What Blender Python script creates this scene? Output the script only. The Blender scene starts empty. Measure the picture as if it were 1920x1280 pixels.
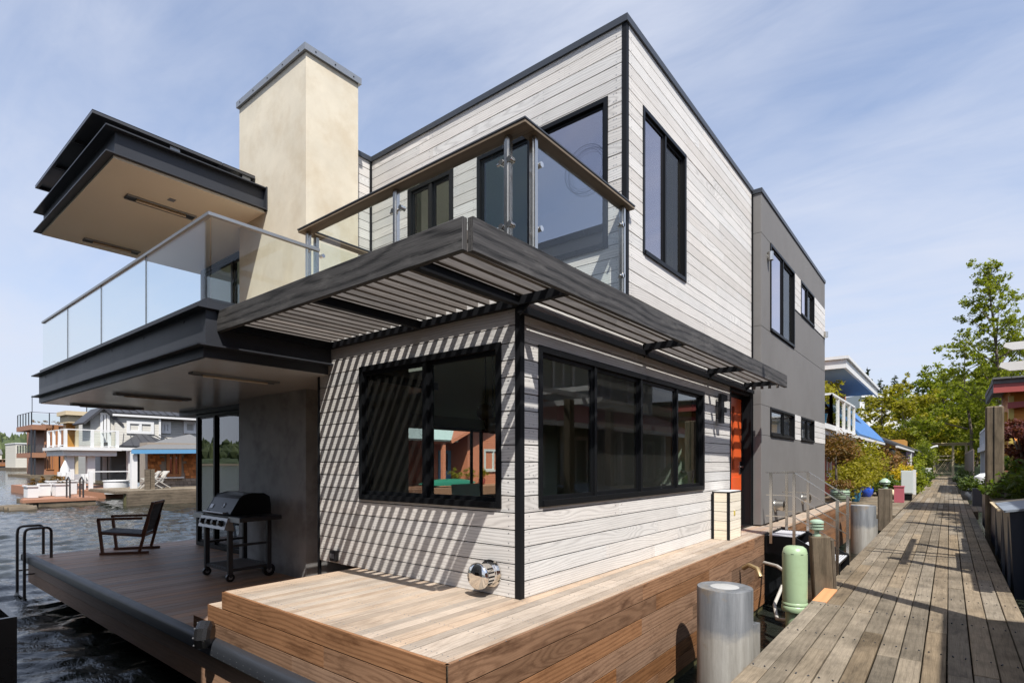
import bpy, bmesh, math, random
import numpy as np
from mathutils import Vector, Matrix, noise as mnoise
random.seed(7); rng = np.random.default_rng(11)
S = bpy.context.scene; COL = S.collection
ZO = 2.2            # heights below are measured from the eye; the lake surface lies 2.2 m under it and becomes z = 0
# ------------------------------------------------------------------ camera
FPX, CXP, HYP = 1025.0, 960.0, 867.0; YAW = math.atan(820/1025)
cam = bpy.data.objects.new('camera', bpy.data.cameras.new('camera')); COL.objects.link(cam)
cam.data.sensor_width = 36; cam.data.lens = FPX/1920*36; cam.data.shift_y = (HYP-640)/1920
cam.data.clip_start = .05; cam.data.clip_end = 6000
cam.location = (0, 0, ZO); cam.rotation_euler = (math.pi/2, 0, YAW); S.camera = cam
# ------------------------------------------------------------------ sky, sun, exposure
SUN = Vector((-.55, .418, -1)).normalized()          # travel direction of the light
EL = math.asin(-SUN.z); ROT = math.atan2(-SUN.x, -SUN.y)
W_ = bpy.data.worlds.new('World'); S.world = W_; W_.use_nodes = True
sunl = bpy.data.objects.new('sun', bpy.data.lights.new('sun', 'SUN')); COL.objects.link(sunl)
sunl.data.energy = 5.0; sunl.data.angle = math.radians(.5); sunl.data.color = (1, .965, .91)
sunl.rotation_euler = SUN.to_track_quat('-Z', 'Y').to_euler(); sunl.location = (20, -15, 40)
S.view_settings.view_transform = 'Standard'; S.view_settings.look = 'None'
S.view_settings.exposure = 0.5; S.view_settings.gamma = 1; S.view_settings.use_curve_mapping = False
S.cycles.max_bounces = 7; S.cycles.transparent_max_bounces = 14; S.cycles.caustics_reflective = False; S.cycles.caustics_refractive = False
S.cycles.diffuse_bounces = 4; S.cycles.glossy_bounces = 4

class NT:
    def __init__(s, tree): s.t = tree; tree.nodes.clear()
    def __call__(s, typ, ins=None, **props):
        n = s.t.nodes.new('ShaderNode'+typ)
        for k, v in props.items(): setattr(n, k, v)
        for k, v in (ins or {}).items():
            sk = n.inputs[k]
            if isinstance(v, bpy.types.NodeSocket): s.t.links.new(v, sk)
            else: sk.default_value = v
        return n
    def m(s, op, a, b=0.0, c=0.0, clamp=False):
        n = s.t.nodes.new('ShaderNodeMath'); n.operation = op; n.use_clamp = clamp
        for i, v in enumerate((a, b, c)):
            if isinstance(v, bpy.types.NodeSocket): s.t.links.new(v, n.inputs[i])
            else: n.inputs[i].default_value = v
        return n.outputs[0]
    def mix(s, f, a, b, blend='MIX'):
        n = s.t.nodes.new('ShaderNodeMix'); n.data_type = 'RGBA'; n.blend_type = blend; n.clamp_factor = True
        for i, v in ((0, f), (6, a), (7, b)):
            if isinstance(v, bpy.types.NodeSocket): s.t.links.new(v, n.inputs[i])
            else: n.inputs[i].default_value = v if i == 0 else (*v[:3], 1)
        return n.outputs[2]
    def ramp(s, f, stops):
        n = s.t.nodes.new('ShaderNodeValToRGB'); e = n.color_ramp.elements
        while len(e) < len(stops): e.new(.5)
        for el, (p, c) in zip(e, stops):
            el.position = p; el.color = (*c, 1) if isinstance(c, tuple) else (c, c, c, 1)
        s.t.links.new(f, n.inputs[0]); return n.outputs[0]
    def link(s, a, b): s.t.links.new(a, b)

# world: physical sky with thin high cloud laid over it by direction
w = NT(W_.node_tree)
sky = w('TexSky', sky_type='NISHITA', sun_disc=False, sun_elevation=EL, sun_rotation=ROT, altitude=10, air_density=1.0, dust_density=1.6, ozone_density=1.6)
tc = w('TexCoord'); sp = w('SeparateXYZ', {0: tc.outputs['Generated']})
zc = w.m('ADD', w.m('MAXIMUM', sp.outputs[2], 0.0), .16)
cv = w('CombineXYZ', {0: w.m('DIVIDE', sp.outputs[0], zc), 1: w.m('DIVIDE', sp.outputs[1], zc), 2: 0.0})
mp = w('Mapping', {0: cv.outputs[0], 'Rotation': (0, 0, .55), 'Scale': (.62, 1.0, 1), 'Location': (.3, 1.7, 0)})
c1 = w('TexNoise', {'Vector': mp.outputs[0], 'Scale': .85, 'Detail': 8.0, 'Roughness': .52, 'Distortion': .35})
mp2 = w('Mapping', {0: cv.outputs[0], 'Rotation': (0, 0, -.35), 'Scale': (.7, 2.2, 1), 'Location': (3.1, .4, 0)})
c2 = w('TexNoise', {'Vector': mp2.outputs[0], 'Scale': 2.3, 'Detail': 9.0, 'Roughness': .62, 'Distortion': 1.0})
cm = w.m('ADD', w.m('MULTIPLY', c1.outputs[0], .85), w.m('MULTIPLY', c2.outputs[0], .2))
cf = w.ramp(cm, [(.40, .04), (.52, .5), (.63, .98)])
hz = w.ramp(sp.outputs[2], [(0.0, .92), (.10, .78), (.30, .40), (.62, .06)])
fac = w.m('SUBTRACT', 1.0, w.m('MULTIPLY', w.m('SUBTRACT', 1.0, w.m('MULTIPLY', cf, .80)), w.m('SUBTRACT', 1.0, hz)))
skyc = w.mix(1.0, sky.outputs[0], (1.0, 1.10, 1.22), 'MULTIPLY')
skyc = w.mix(fac, skyc, (4.35, 4.65, 5.45))
bg = w('Background', {0: skyc, 1: .12}); wo = w('OutputWorld', {0: bg.outputs[0]})

# ------------------------------------------------------------------ pixels to places
FW = (-math.sin(YAW), math.cos(YAW)); RT = (math.cos(YAW), math.sin(YAW))
def at(px, py, x=None, y=None, z=None, d=None):
    u = (px-CXP)/FPX; r = (FW[0]+u*RT[0], FW[1]+u*RT[1], -(py-HYP)/FPX)
    t = x/r[0] if x is not None else y/r[1] if y is not None else z/r[2] if z is not None else d
    return Vector((r[0]*t, r[1]*t, r[2]*t))

# ------------------------------------------------------------------ mesh building
class MB:
    def __init__(s): s.v = []; s.f = []; s.uv = []
    def face(s, idx, uv): s.f.append(tuple(idx)); s.uv.extend(uv)
    def box(s, x0, x1, y0, y1, z0, z1, g='x', M=None):
        if x0 > x1: x0, x1 = x1, x0
        if y0 > y1: y0, y1 = y1, y0
        if z0 > z1: z0, z1 = z1, z0
        b = len(s.v); c = [(x0,y0,z0),(x1,y0,z0),(x1,y1,z0),(x0,y1,z0),(x0,y0,z1),(x1,y0,z1),(x1,y1,z1),(x0,y1,z1)]
        s.v.extend([tuple(M @ Vector(p)) for p in c] if M else c)
        gi = 'xyz'.index(g)
        for q, ax in (((0,3,2,1),(0,1)),((4,5,6,7),(0,1)),((0,1,5,4),(0,2)),((1,2,6,5),(1,2)),((2,3,7,6),(0,2)),((3,0,4,7),(1,2))):
            a, bb = ax if gi == ax[0] else (ax[1], ax[0]) if gi == ax[1] else ax
            s.face([b+i for i in q], [(c[i][a], c[i][bb]) for i in q])
        return s
    def cbox(s, x0, x1, y0, y1, z0, z1, ch=.004, g='x', M=None):   # box with chamfered edges
        if x0 > x1: x0, x1 = x1, x0
        if y0 > y1: y0, y1 = y1, y0
        if z0 > z1: z0, z1 = z1, z0
        ch = min(ch, (x1-x0)*.4, (y1-y0)*.4, (z1-z0)*.4)
        b = len(s.v); lo = (x0,y0,z0); hi = (x1,y1,z1); pts = []; idx = {}
        for sx in (0,1):
            for sy in (0,1):
                for sz in (0,1):
                    sg = (sx,sy,sz); full = [hi[k] if sg[k] else lo[k] for k in range(3)]
                    for k in range(3):
                        p = [full[j] if j == k else (full[j]-ch if sg[j] else full[j]+ch) for j in range(3)]
                        idx[(sg,k)] = len(pts); pts.append(tuple(p))
        gi = 'xyz'.index(g)
        def add(ids, n):
            ps = [Vector(pts[i]) for i in ids]
            nn = (ps[1]-ps[0]).cross(ps[2]-ps[0])
            if nn.dot(Vector(n)) < 0: ids = ids[::-1]
            k = max(range(3), key=lambda j: abs(n[j])); ax = [j for j in range(3) if j != k]
            a, bb = ax if gi == ax[0] else (ax[1], ax[0])
            s.face([b+i for i in ids], [(pts[i][a], pts[i][bb]) for i in ids])
        for k in range(3):
            o = [j for j in range(3) if j != k]
            for sg in (0,1):
                def key(a_, b_): t = [0,0,0]; t[k] = sg; t[o[0]] = a_; t[o[1]] = b_; return tuple(t)
                n = [0,0,0]; n[k] = 1 if sg else -1
                add([idx[(key(0,0),k)], idx[(key(1,0),k)], idx[(key(1,1),k)], idx[(key(0,1),k)]], n)
        for k in range(3):
            o = [j for j in range(3) if j != k]
            for a_ in (0,1):
                for b_ in (0,1):
                    def key(t_): t = [0,0,0]; t[k] = t_; t[o[0]] = a_; t[o[1]] = b_; return tuple(t)
                    n = [0,0,0]; n[o[0]] = 1 if a_ else -1; n[o[1]] = .99 if b_ else -.99
                    add([idx[(key(0),o[0])], idx[(key(1),o[0])], idx[(key(1),o[1])], idx[(key(0),o[1])]], n)
        for sx in (0,1):
            for sy in (0,1):
                for sz in (0,1):
                    sg = (sx,sy,sz); add([idx[(sg,0)], idx[(sg,1)], idx[(sg,2)]], [1.01 if sx else -1.01, 1 if sy else -1, 1 if sz else -1])
        s.v.extend([tuple(M @ Vector(p)) for p in pts] if M else pts); return s
    def bar(s, p, q, wd, ht, up=(0,0,1)):           # rectangular bar between two points, grain along it
        p = Vector(p); q = Vector(q); L = (q-p).length; X = (q-p)/L; Y = Vector(up).cross(X)
        if Y.length < 1e-4: Y = Vector((0,1,0)).cross(X)
        Y.normalize(); Z = X.cross(Y); M = Matrix.Translation(p) @ Matrix((X,Y,Z)).transposed().to_4x4()
        return s.box(0, L, -wd/2, wd/2, -ht/2, ht/2, 'x', M)
    def cyl(s, p, q, r0, r1=None, n=16, caps=True):
        r1 = r0 if r1 is None else r1; p = Vector(p); q = Vector(q); X = (q-p); L = X.length; X = X/L
        A = X.orthogonal().normalized(); B = X.cross(A); b = len(s.v)
        for i in range(n):
            t = 2*math.pi*i/n; d = A*math.cos(t)+B*math.sin(t); s.v.append(tuple(p+d*r0)); s.v.append(tuple(q+d*r1))
        for i in range(n):
            j = (i+1) % n; u0 = 2*math.pi*r0*i/n; u1 = 2*math.pi*r0*(i+1)/n
            s.face((b+2*i, b+2*j, b+2*j+1, b+2*i+1), [(0,u0),(0,u1),(L,u1),(L,u0)])
        if caps:
            s.face([b+2*i for i in range(n)][::-1], [(s.v[b+2*i][0], s.v[b+2*i][1]) for i in range(n)][::-1])
            s.face([b+2*i+1 for i in range(n)], [(s.v[b+2*i+1][0], s.v[b+2*i+1][1]) for i in range(n)])
        return s
    def tube(s, pts, r, n=8):
        pts = [Vector(p) for p in pts]; rr = r if isinstance(r, (list, tuple)) else [r]*len(pts); b = len(s.v); A = None; l = 0
        for k, p in enumerate(pts):
            T = (pts[min(k+1, len(pts)-1)]-pts[max(k-1, 0)]).normalized()
            A = T.orthogonal().normalized() if A is None else (A-T*A.dot(T)).normalized(); B = T.cross(A)
            for i in range(n):
                t = 2*math.pi*i/n; s.v.append(tuple(p+(A*math.cos(t)+B*math.sin(t))*rr[k]))
        for k in range(len(pts)-1):
            dl = (pts[k+1]-pts[k]).length
            for i in range(n):
                j = (i+1) % n; a = b+k*n
                s.face((a+i, a+j, a+n+j, a+n+i), [(l, i*.05), (l, i*.05+.05), (l+dl, i*.05+.05), (l+dl, i*.05)])
            l += dl
        e = b+(len(pts)-1)*n
        s.face([b+i for i in range(n)][::-1], [(0,0)]*n); s.face([e+i for i in range(n)], [(0,0)]*n); return s
    def prism(s, poly, h0, h1, axis='z', g=None):    # extruded polygon
        n = len(poly); b = len(s.v)
        def P(p, h): return (p[0], p[1], h) if axis == 'z' else (p[0], h, p[1]) if axis == 'y' else (h, p[0], p[1])
        for p in poly: s.v.append(P(p, h0)); s.v.append(P(p, h1))
        s.face([b+2*i for i in range(n)][::-1], [tuple(p) for p in poly][::-1]); s.face([b+2*i+1 for i in range(n)], [tuple(p) for p in poly])
        l = 0
        for i in range(n):
            j = (i+1) % n; d = math.dist(poly[i], poly[j])
            s.face((b+2*i, b+2*j, b+2*j+1, b+2*i+1), [(h0, l), (h0, l+d), (h1, l+d), (h1, l)]); l += d
        return s
    def lathe(s, c, prof, n=24, axis=(0,0,1)):       # prof: (radius, height) from bottom to top
        Zv = Vector(axis).normalized(); A = Zv.orthogonal().normalized(); B = Zv.cross(A); c = Vector(c); b = len(s.v)
        for r, h in prof:
            for i in range(n):
                t = 2*math.pi*i/n; s.v.append(tuple(c+Zv*h+(A*math.cos(t)+B*math.sin(t))*max(r, 1e-4)))
        for k in range(len(prof)-1):
            for i in range(n):
                j = (i+1) % n; a = b+k*n
                s.face((a+i, a+j, a+n+j, a+n+i), [(i/n, prof[k][1]), ((i+1)/n, prof[k][1]), ((i+1)/n, prof[k+1][1]), (i/n, prof[k+1][1])])
        s.face([b+i for i in range(n)][::-1], [(0,0)]*n); e = b+(len(prof)-1)*n; s.face([e+i for i in range(n)], [(0,0)]*n); return s
    def quad(s, a, b_, c, d):
        b = len(s.v); s.v.extend([tuple(a), tuple(b_), tuple(c), tuple(d)]); L = (Vector(b_)-Vector(a)).length; H = (Vector(d)-Vector(a)).length
        s.face((b, b+1, b+2, b+3), [(0,0),(L,0),(L,H),(0,H)]); return s
    def slab(s, a, b_, c, d, t):                     # thick quad, t added along its normal
        a, b_, c, d = map(Vector, (a, b_, c, d)); n = (b_-a).cross(d-a).normalized()*t; k = len(s.v)
        s.v.extend([tuple(p) for p in (a, b_, c, d, a+n, b_+n, c+n, d+n)])
        L = (b_-a).length; H = (d-a).length
        for q in ((3,2,1,0),(4,5,6,7),(0,1,5,4),(1,2,6,5),(2,3,7,6),(3,0,4,7)):
            s.face([k+i for i in q], [(0,0),(L,0),(L,H),(0,H)])
        return s

POS = {}
def fix_normals(me):
    bm = bmesh.new(); bm.from_mesh(me); bmesh.ops.recalc_face_normals(bm, faces=bm.faces); bm.to_mesh(me); bm.free()
def build(mb, name, mat, parent=None, smooth=False, loc=None, fix=False, kind=None, label=None):
    v = np.array(mb.v, dtype=float).reshape(-1, 3)
    if parent is not None: base = np.array(POS[parent.name])
    elif loc is not None: base = np.array(loc, float)
    else: base = np.array([(v[:,0].min()+v[:,0].max())/2, (v[:,1].min()+v[:,1].max())/2, v[:,2].min()])
    me = bpy.data.meshes.new(name); me.from_pydata((v-base).tolist(), [], mb.f)
    ul = me.uv_layers.new(name='UVMap'); ul.data.foreach_set('uv', np.array(mb.uv, dtype=np.float32).ravel())
    me.materials.append(mat)
    if fix: fix_normals(me)
    if smooth:
        me.polygons.foreach_set('use_smooth', [True]*len(me.polygons))
        try: me.set_sharp_from_angle(angle=math.radians(40))
        except Exception: pass
    o = bpy.data.objects.new(name, me); COL.objects.link(o)
    if parent is not None: o.parent = parent; POS[o.name] = POS[parent.name]
    else: o.location = tuple(base); POS[o.name] = tuple(base)
    if kind: o['kind'] = kind
    if label: o['label'] = label
    return o
def thing(name, label, cat, loc, group=None, rz=0):
    o = bpy.data.objects.new(name, None); COL.objects.link(o); o.location = loc; o.empty_display_size = .2
    o.rotation_euler = (0, 0, rz); POS[o.name] = tuple(loc) if rz == 0 else (0, 0, 0)
    o['label'] = label; o['category'] = cat
    if group: o['group'] = group
    return o
def lthing(name, label, cat, loc, rz=0, group=None):   # thing whose parts are given in its own local coordinates
    o = thing(name, label, cat, loc, group, rz); POS[o.name] = (0, 0, 0); return o
def tag(o, label, cat, group=None):
    o['label'] = label; o['category'] = cat
    if group: o['group'] = group
    return o
def copy_tree(o, parent=None):
    c = o.copy(); COL.objects.link(c); c.parent = parent; POS[c.name] = POS.get(o.name, (0,0,0))
    for ch in list(o.children): copy_tree(ch, c)
    return c
# ------------------------------------------------------------------ materials
def newmat(name):
    m = bpy.data.materials.new(name); m.use_nodes = True; return m, NT(m.node_tree)
def out(n, sh): n('OutputMaterial', {0: sh})
def wood(name, light, dark, freq=42, ring=.5, fine=.35, var=.25, rough=.62, bump=.15, stain=None, warm=.0, knots=0, spec=.3, dirt=0.0):
    m, n = newmat(name)
    uv = n('UVMap').outputs[0]; sp = n('SeparateXYZ', {0: uv}); u, v = sp.outputs[0], sp.outputs[1]
    oi = n('ObjectInfo').outputs['Random']; isl = n('NewGeometry').outputs['Random Per Island']
    rnd = n.m('FRACT', n.m('ADD', n.m('MULTIPLY', oi, 7.31), n.m('MULTIPLY', isl, 3.7)))
    r2 = n.m('FRACT', n.m('MULTIPLY', rnd, 13.7))
    uo = n.m('ADD', u, n.m('MULTIPLY', rnd, 61.0)); vo = n.m('ADD', v, n.m('MULTIPLY', r2, 17.0))
    cv = n('CombineXYZ', {0: n.m('MULTIPLY', uo, .45), 1: n.m('MULTIPLY', vo, 5.0), 2: n.m('MULTIPLY', rnd, 9.0)}).outputs[0]
    nz = n('TexNoise', {'Vector': cv, 'Scale': 1.0, 'Detail': 2.0, 'Roughness': .5}).outputs[0]
    # growth rings cut at a shallow angle: cathedral arches along the board
    vv = n.m('ADD', n.m('SUBTRACT', n.m('FRACT', n.m('ADD', v, r2)), .5), n.m('MULTIPLY', n.m('SUBTRACT', nz, .5), .10))
    wob = n('TexNoise', {'Vector': n('CombineXYZ', {0: n.m('MULTIPLY', uo, .5), 1: n.m('MULTIPLY', rnd, 40.0), 2: 0.0}).outputs[0], 'Scale': 1.0, 'Detail': 1.0}).outputs[0]
    dd = n.m('ADD', n.m('MULTIPLY', n.m('SUBTRACT', wob, .5), .55), n.m('MULTIPLY', n.m('SUBTRACT', nz, .5), .16))
    rr = n.m('SQRT', n.m('ADD', n.m('POWER', n.m('MULTIPLY', vv, .35), 2.0), n.m('POWER', n.m('MULTIPLY', dd, .55), 2.0)))
    band = n.m('ADD', n.m('MULTIPLY', n.m('SINE', n.m('MULTIPLY', rr, freq*6.283)), .5), .5)
    band = n.m('POWER', band, 2.2)
    fv = n('CombineXYZ', {0: n.m('MULTIPLY', uo, 5.0), 1: n.m('MULTIPLY', vo, 210.0), 2: rnd}).outputs[0]
    fg = n('TexNoise', {'Vector': fv, 'Scale': 1.0, 'Detail': 3.0, 'Roughness': .6}).outputs[0]
    f = n.m('ADD', n.m('MULTIPLY', band, ring), n.m('MULTIPLY', n.m('SUBTRACT', fg, .42), fine*2.2), clamp=True)
    col = n.mix(f, light, dark)
    if stain:
        st = n('TexNoise', {'Vector': n('CombineXYZ', {0: n.m('MULTIPLY', uo, 2.2), 1: n.m('MULTIPLY', vo, 9.0), 2: rnd}).outputs[0], 'Scale': 1.0, 'Detail': 5.0, 'Roughness': .7}).outputs[0]
        col = n.mix(n.m('MULTIPLY', n.ramp(st, [(.52, 0.0), (.72, 1.0)]), stain[3]), col, stain[:3])
    if dirt:
        dn = n('TexNoise', {'Vector': n('TexCoord').outputs['Object'], 'Scale': 1.7, 'Detail': 8.0, 'Roughness': .68}).outputs[0]
        col = n.mix(n.m('MULTIPLY', n.ramp(dn, [(.40, 0.0), (.70, 1.0)]), dirt), col, tuple(c*.38 for c in dark))
    if warm:
        col = n.mix(n.m('MULTIPLY', r2, warm), col, n.mix(1.0, col, (1.25, .92, .68), 'MULTIPLY'))
    hv = n('HueSaturation', {'Color': col, 'Value': n.m('ADD', 1-var/2, n.m('MULTIPLY', rnd, var)), 'Saturation': n.m('ADD', .88, n.m('MULTIPLY', r2, .24))})
    bh = n.m('ADD', n.m('MULTIPLY', fg, .6), n.m('MULTIPLY', band, -.5))
    bp = n('Bump', {'Strength': bump, 'Distance': .004, 'Height': bh})
    rg = n.m('ADD', rough-.1, n.m('MULTIPLY', fg, .22))
    b = n('BsdfPrincipled', {'Base Color': hv.outputs[0], 'Roughness': rg, 'Normal': bp.outputs[0], 'Specular IOR Level': spec})
    out(n, b.outputs[0]); return m
def plain(name, col, rough=.5, metal=0.0, var=.12, scale=6.0, bump=0.0, spec=.5, coat=0.0, bscale=60.0, streak=0.0, obj=.0, dirt=None):
    m, n = newmat(name); oc = n('TexCoord').outputs['Object']
    mp = n('Mapping', {0: oc, 'Scale': (1, 1, 1-streak)})
    a = n('TexNoise', {'Vector': mp.outputs[0], 'Scale': scale, 'Detail': 6.0, 'Roughness': .62}).outputs[0]
    val = n.m('ADD', 1-var/2, n.m('MULTIPLY', a, var))
    if obj: val = n.m('MULTIPLY', val, n.m('ADD', 1-obj/2, n.m('MULTIPLY', n('ObjectInfo').outputs['Random'], obj)))
    c = n('HueSaturation', {'Color': (*col, 1), 'Value': val}).outputs[0]
    if dirt:
        dn = n('TexNoise', {'Vector': oc, 'Scale': dirt[4], 'Detail': 9.0, 'Roughness': .7}).outputs[0]
        c = n.mix(n.m('MULTIPLY', n.ramp(dn, [(.48, 0.0), (.68, 1.0)]), dirt[3]), c, dirt[:3])
    ins = {'Base Color': c, 'Roughness': n.m('ADD', rough-.06, n.m('MULTIPLY', a, .12)), 'Metallic': metal, 'Specular IOR Level': spec, 'Coat Weight': coat, 'Coat Roughness': .08}
    if bump:
        bn = n('TexNoise', {'Vector': oc, 'Scale': bscale, 'Detail': 4.0}).outputs[0]
        ins['Normal'] = n('Bump', {'Strength': bump, 'Distance': .01, 'Height': bn}).outputs[0]
    out(n, n('BsdfPrincipled', ins).outputs[0]); return m
def glass(name, tint, refl=1.0, rough=0.0, minr=.0, rcol=(1,1,1)):
    """thin pane: clear with a tint, mirror by Schlick's law on either side"""
    m, n = newmat(name); g = n('NewGeometry')
    dt = n('VectorMath', {0: g.outputs['Incoming'], 1: g.outputs['Normal']}, operation='DOT_PRODUCT').outputs['Value']
    om = n.m('SUBTRACT', 1.0, n.m('ABSOLUTE', dt))
    sch = n.m('ADD', .04, n.m('MULTIPLY', n.m('POWER', om, 5.0), .96))
    f = n.m('MINIMUM', n.m('ADD', n.m('MULTIPLY', sch, refl), minr), 1.0)
    t = n('BsdfTransparent', {0: (*tint, 1)}); gl = n('BsdfGlossy', {0: (*rcol, 1), 'Roughness': rough})
    out(n, n('MixShader', {0: f, 1: t.outputs[0], 2: gl.outputs[0]}).outputs[0]); return m
def screen(name):
    # glass behind an insect screen: the fine mesh catches sunlight as a grey veil
    m, n = newmat(name); g = n('NewGeometry')
    dt = n('VectorMath', {0: g.outputs['Incoming'], 1: g.outputs['Normal']}, operation='DOT_PRODUCT').outputs['Value']
    om = n.m('SUBTRACT', 1.0, n.m('ABSOLUTE', dt)); f = n.m('ADD', .03, n.m('MULTIPLY', n.m('POWER', om, 5.0), .7))
    t = n('BsdfTransparent', {0: (.60, .61, .60, 1)}); d = n('BsdfDiffuse', {0: (.10, .098, .088, 1)}); gl = n('BsdfGlossy', {'Roughness': .02})
    a = n('MixShader', {0: .09, 1: t.outputs[0], 2: d.outputs[0]}); out(n, n('MixShader', {0: f, 1: a.outputs[0], 2: gl.outputs[0]}).outputs[0]); return m
def lap(name, col, pitch=.15, var=.2, rough=.6, axis=2, depth=.5):     # far lap siding: relief only
    m, n = newmat(name); oc = n('TexCoord').outputs['Object']; sp = n('SeparateXYZ', {0: oc})
    fr = n.m('FRACT', n.m('DIVIDE', sp.outputs[axis], pitch))
    a = n('TexNoise', {'Vector': oc, 'Scale': 2.5, 'Detail': 6.0, 'Roughness': .65}).outputs[0]
    c = n('HueSaturation', {'Color': (*col, 1), 'Value': n.m('ADD', 1-var/2, n.m('MULTIPLY', a, var))}).outputs[0]
    bp = n('Bump', {'Strength': 1.0, 'Distance': pitch*depth, 'Height': n.m('SUBTRACT', 1.0, fr)})
    out(n, n('BsdfPrincipled', {'Base Color': c, 'Roughness': rough, 'Normal': bp.outputs[0], 'Specular IOR Level': .3}).outputs[0]); return m
def foliage(name, c1, c2, trans=.45, c3=None):
    m, n = newmat(name); isl = n('NewGeometry').outputs['Random Per Island']; oi = n('ObjectInfo').outputs['Random']
    big = n('TexNoise', {'Vector': n('TexCoord').outputs['Object'], 'Scale': .9, 'Detail': 3.0}).outputs[0]
    f = n.m('ADD', n.m('MULTIPLY', isl, .6), n.m('MULTIPLY', n.m('SUBTRACT', big, .3), .9), clamp=True)
    c = n.mix(f, c1, c2)
    if c3: c = n.mix(n.m('GREATER_THAN', isl, .86), c, c3)
    d = n('BsdfPrincipled', {'Base Color': c, 'Roughness': .55, 'Specular IOR Level': .25}); t = n('BsdfTranslucent', {0: n.mix(1.0, c, (1.35, 1.5, .55), 'MULTIPLY')})
    out(n, n('MixShader', {0: trans, 1: d.outputs[0], 2: t.outputs[0]}).outputs[0]); return m
M = {}
M['siding'] = wood('whitewashed_wood', (.645, .63, .602), (.27, .255, .245), freq=120, ring=.32, fine=.38, var=.2, rough=.74, bump=.3, warm=.08, spec=.15, dirt=.10)
M['box_wood'] = wood('pale_wood', (.76, .69, .56), (.50, .43, .34), freq=60, ring=.3, fine=.3, var=.14, rough=.7)
M['deck_top'] = wood('silvered_deck_wood', (.415, .345, .275), (.195, .148, .112), freq=90, ring=.2, fine=.5, var=.34, rough=.7, warm=.2, spec=.2, stain=(.2, .15, .112, .6), dirt=.3)
M['deck_face'] = wood('red_brown_deck_wood', (.255, .150, .088), (.098, .048, .025), freq=85, ring=.42, fine=.6, var=.48, rough=.58, warm=.35, stain=(.06, .027, .013, .85), spec=.25, dirt=.25)
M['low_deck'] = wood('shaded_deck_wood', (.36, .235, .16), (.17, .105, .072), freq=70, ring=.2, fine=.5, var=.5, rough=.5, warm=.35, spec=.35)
M['dock'] = wood('weathered_dock_wood', (.255, .212, .155), (.095, .078, .056), freq=60, ring=.16, fine=.75, var=.42, rough=.85, bump=.6, warm=.15, stain=(.065, .055, .045, .6), spec=.1, dirt=.6)
M['new_plank'] = wood('fresh_cedar', (.58, .27, .11), (.42, .17, .06), freq=36, ring=.3, fine=.3, var=.05, rough=.7)
M['char'] = wood('charred_wood', (.085, .080, .077), (.008, .008, .008), freq=40, ring=.55, fine=1.0, var=.3, rough=.6, bump=.3, stain=(.17, .16, .15, .55), spec=.3)
M['slat'] = wood('grey_slat_wood', (.17, .15, .135), (.06, .052, .046), freq=50, ring=.3, fine=.8, var=.4, rough=.75, bump=.3)
M['cap_wood'] = wood('rail_wood', (.205, .158, .11), (.095, .07, .048), freq=30, ring=.3, fine=.6, var=.2, rough=.6)
M['old_wood'] = wood('old_timber', (.185, .148, .105), (.068, .053, .038), freq=22, ring=.4, fine=.8, var=.25, rough=.88, bump=.6, stain=(.05, .043, .03, .6), spec=.1, dirt=.4)
M['stucco'] = plain('tan_stucco', (.63, .565, .445), rough=.8, var=.45, scale=1.7, bump=.14, bscale=45, dirt=(.50, .41, .285, .6, 1.4), spec=.2)
M['soffit'] = plain('soffit_panel', (.82, .75, .61), rough=.42, var=.06, scale=2)
M['soffit_low'] = plain('low_soffit_panel', (.60, .585, .56), rough=.24, var=.08, scale=2)
M['steel'] = plain('dark_painted_steel', (.030, .032, .038), rough=.45, var=.3, scale=3, spec=.35, streak=.4)
M['black'] = plain('black_aluminium', (.006, .0065, .0075), rough=.42, var=.1, spec=.22)
M['trim'] = plain('black_trim', (.007, .0075, .009), rough=.55, var=.1, spec=.2)
M['flash'] = plain('dark_flashing', (.055, .06, .068), rough=.4, var=.12, metal=.3)
M['zinc'] = plain('grey_metal_cap', (.30, .31, .32), rough=.4, var=.12, metal=.6)
M['grey'] = plain('grey_fibre_cement', (.165, .158, .152), rough=.75, var=.2, scale=1.1, streak=.75, bump=.03, bscale=90, dirt=(.125, .117, .11, .4, .9), spec=.25)
M['stain_st'] = plain('brushed_stainless', (.60, .575, .53), rough=.24, metal=1.0, var=.12, scale=20)
M['chrome'] = plain('polished_steel', (.80, .77, .72), rough=.06, metal=1.0, var=.03)
M['bumper'] = plain('rubber_grey_bumper', (.026, .029, .035), rough=.42, var=.25, scale=5, spec=.35)
M['black_plastic'] = plain('black_plastic', (.012, .012, .013), rough=.28, var=.05)
M['pile'] = plain('galvanised_pile', (.25, .255, .26), rough=.5, metal=.3, var=.5, scale=3.5, streak=.65, bump=.05, bscale=30, dirt=(.40, .37, .32, .8, 2.4))
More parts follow.
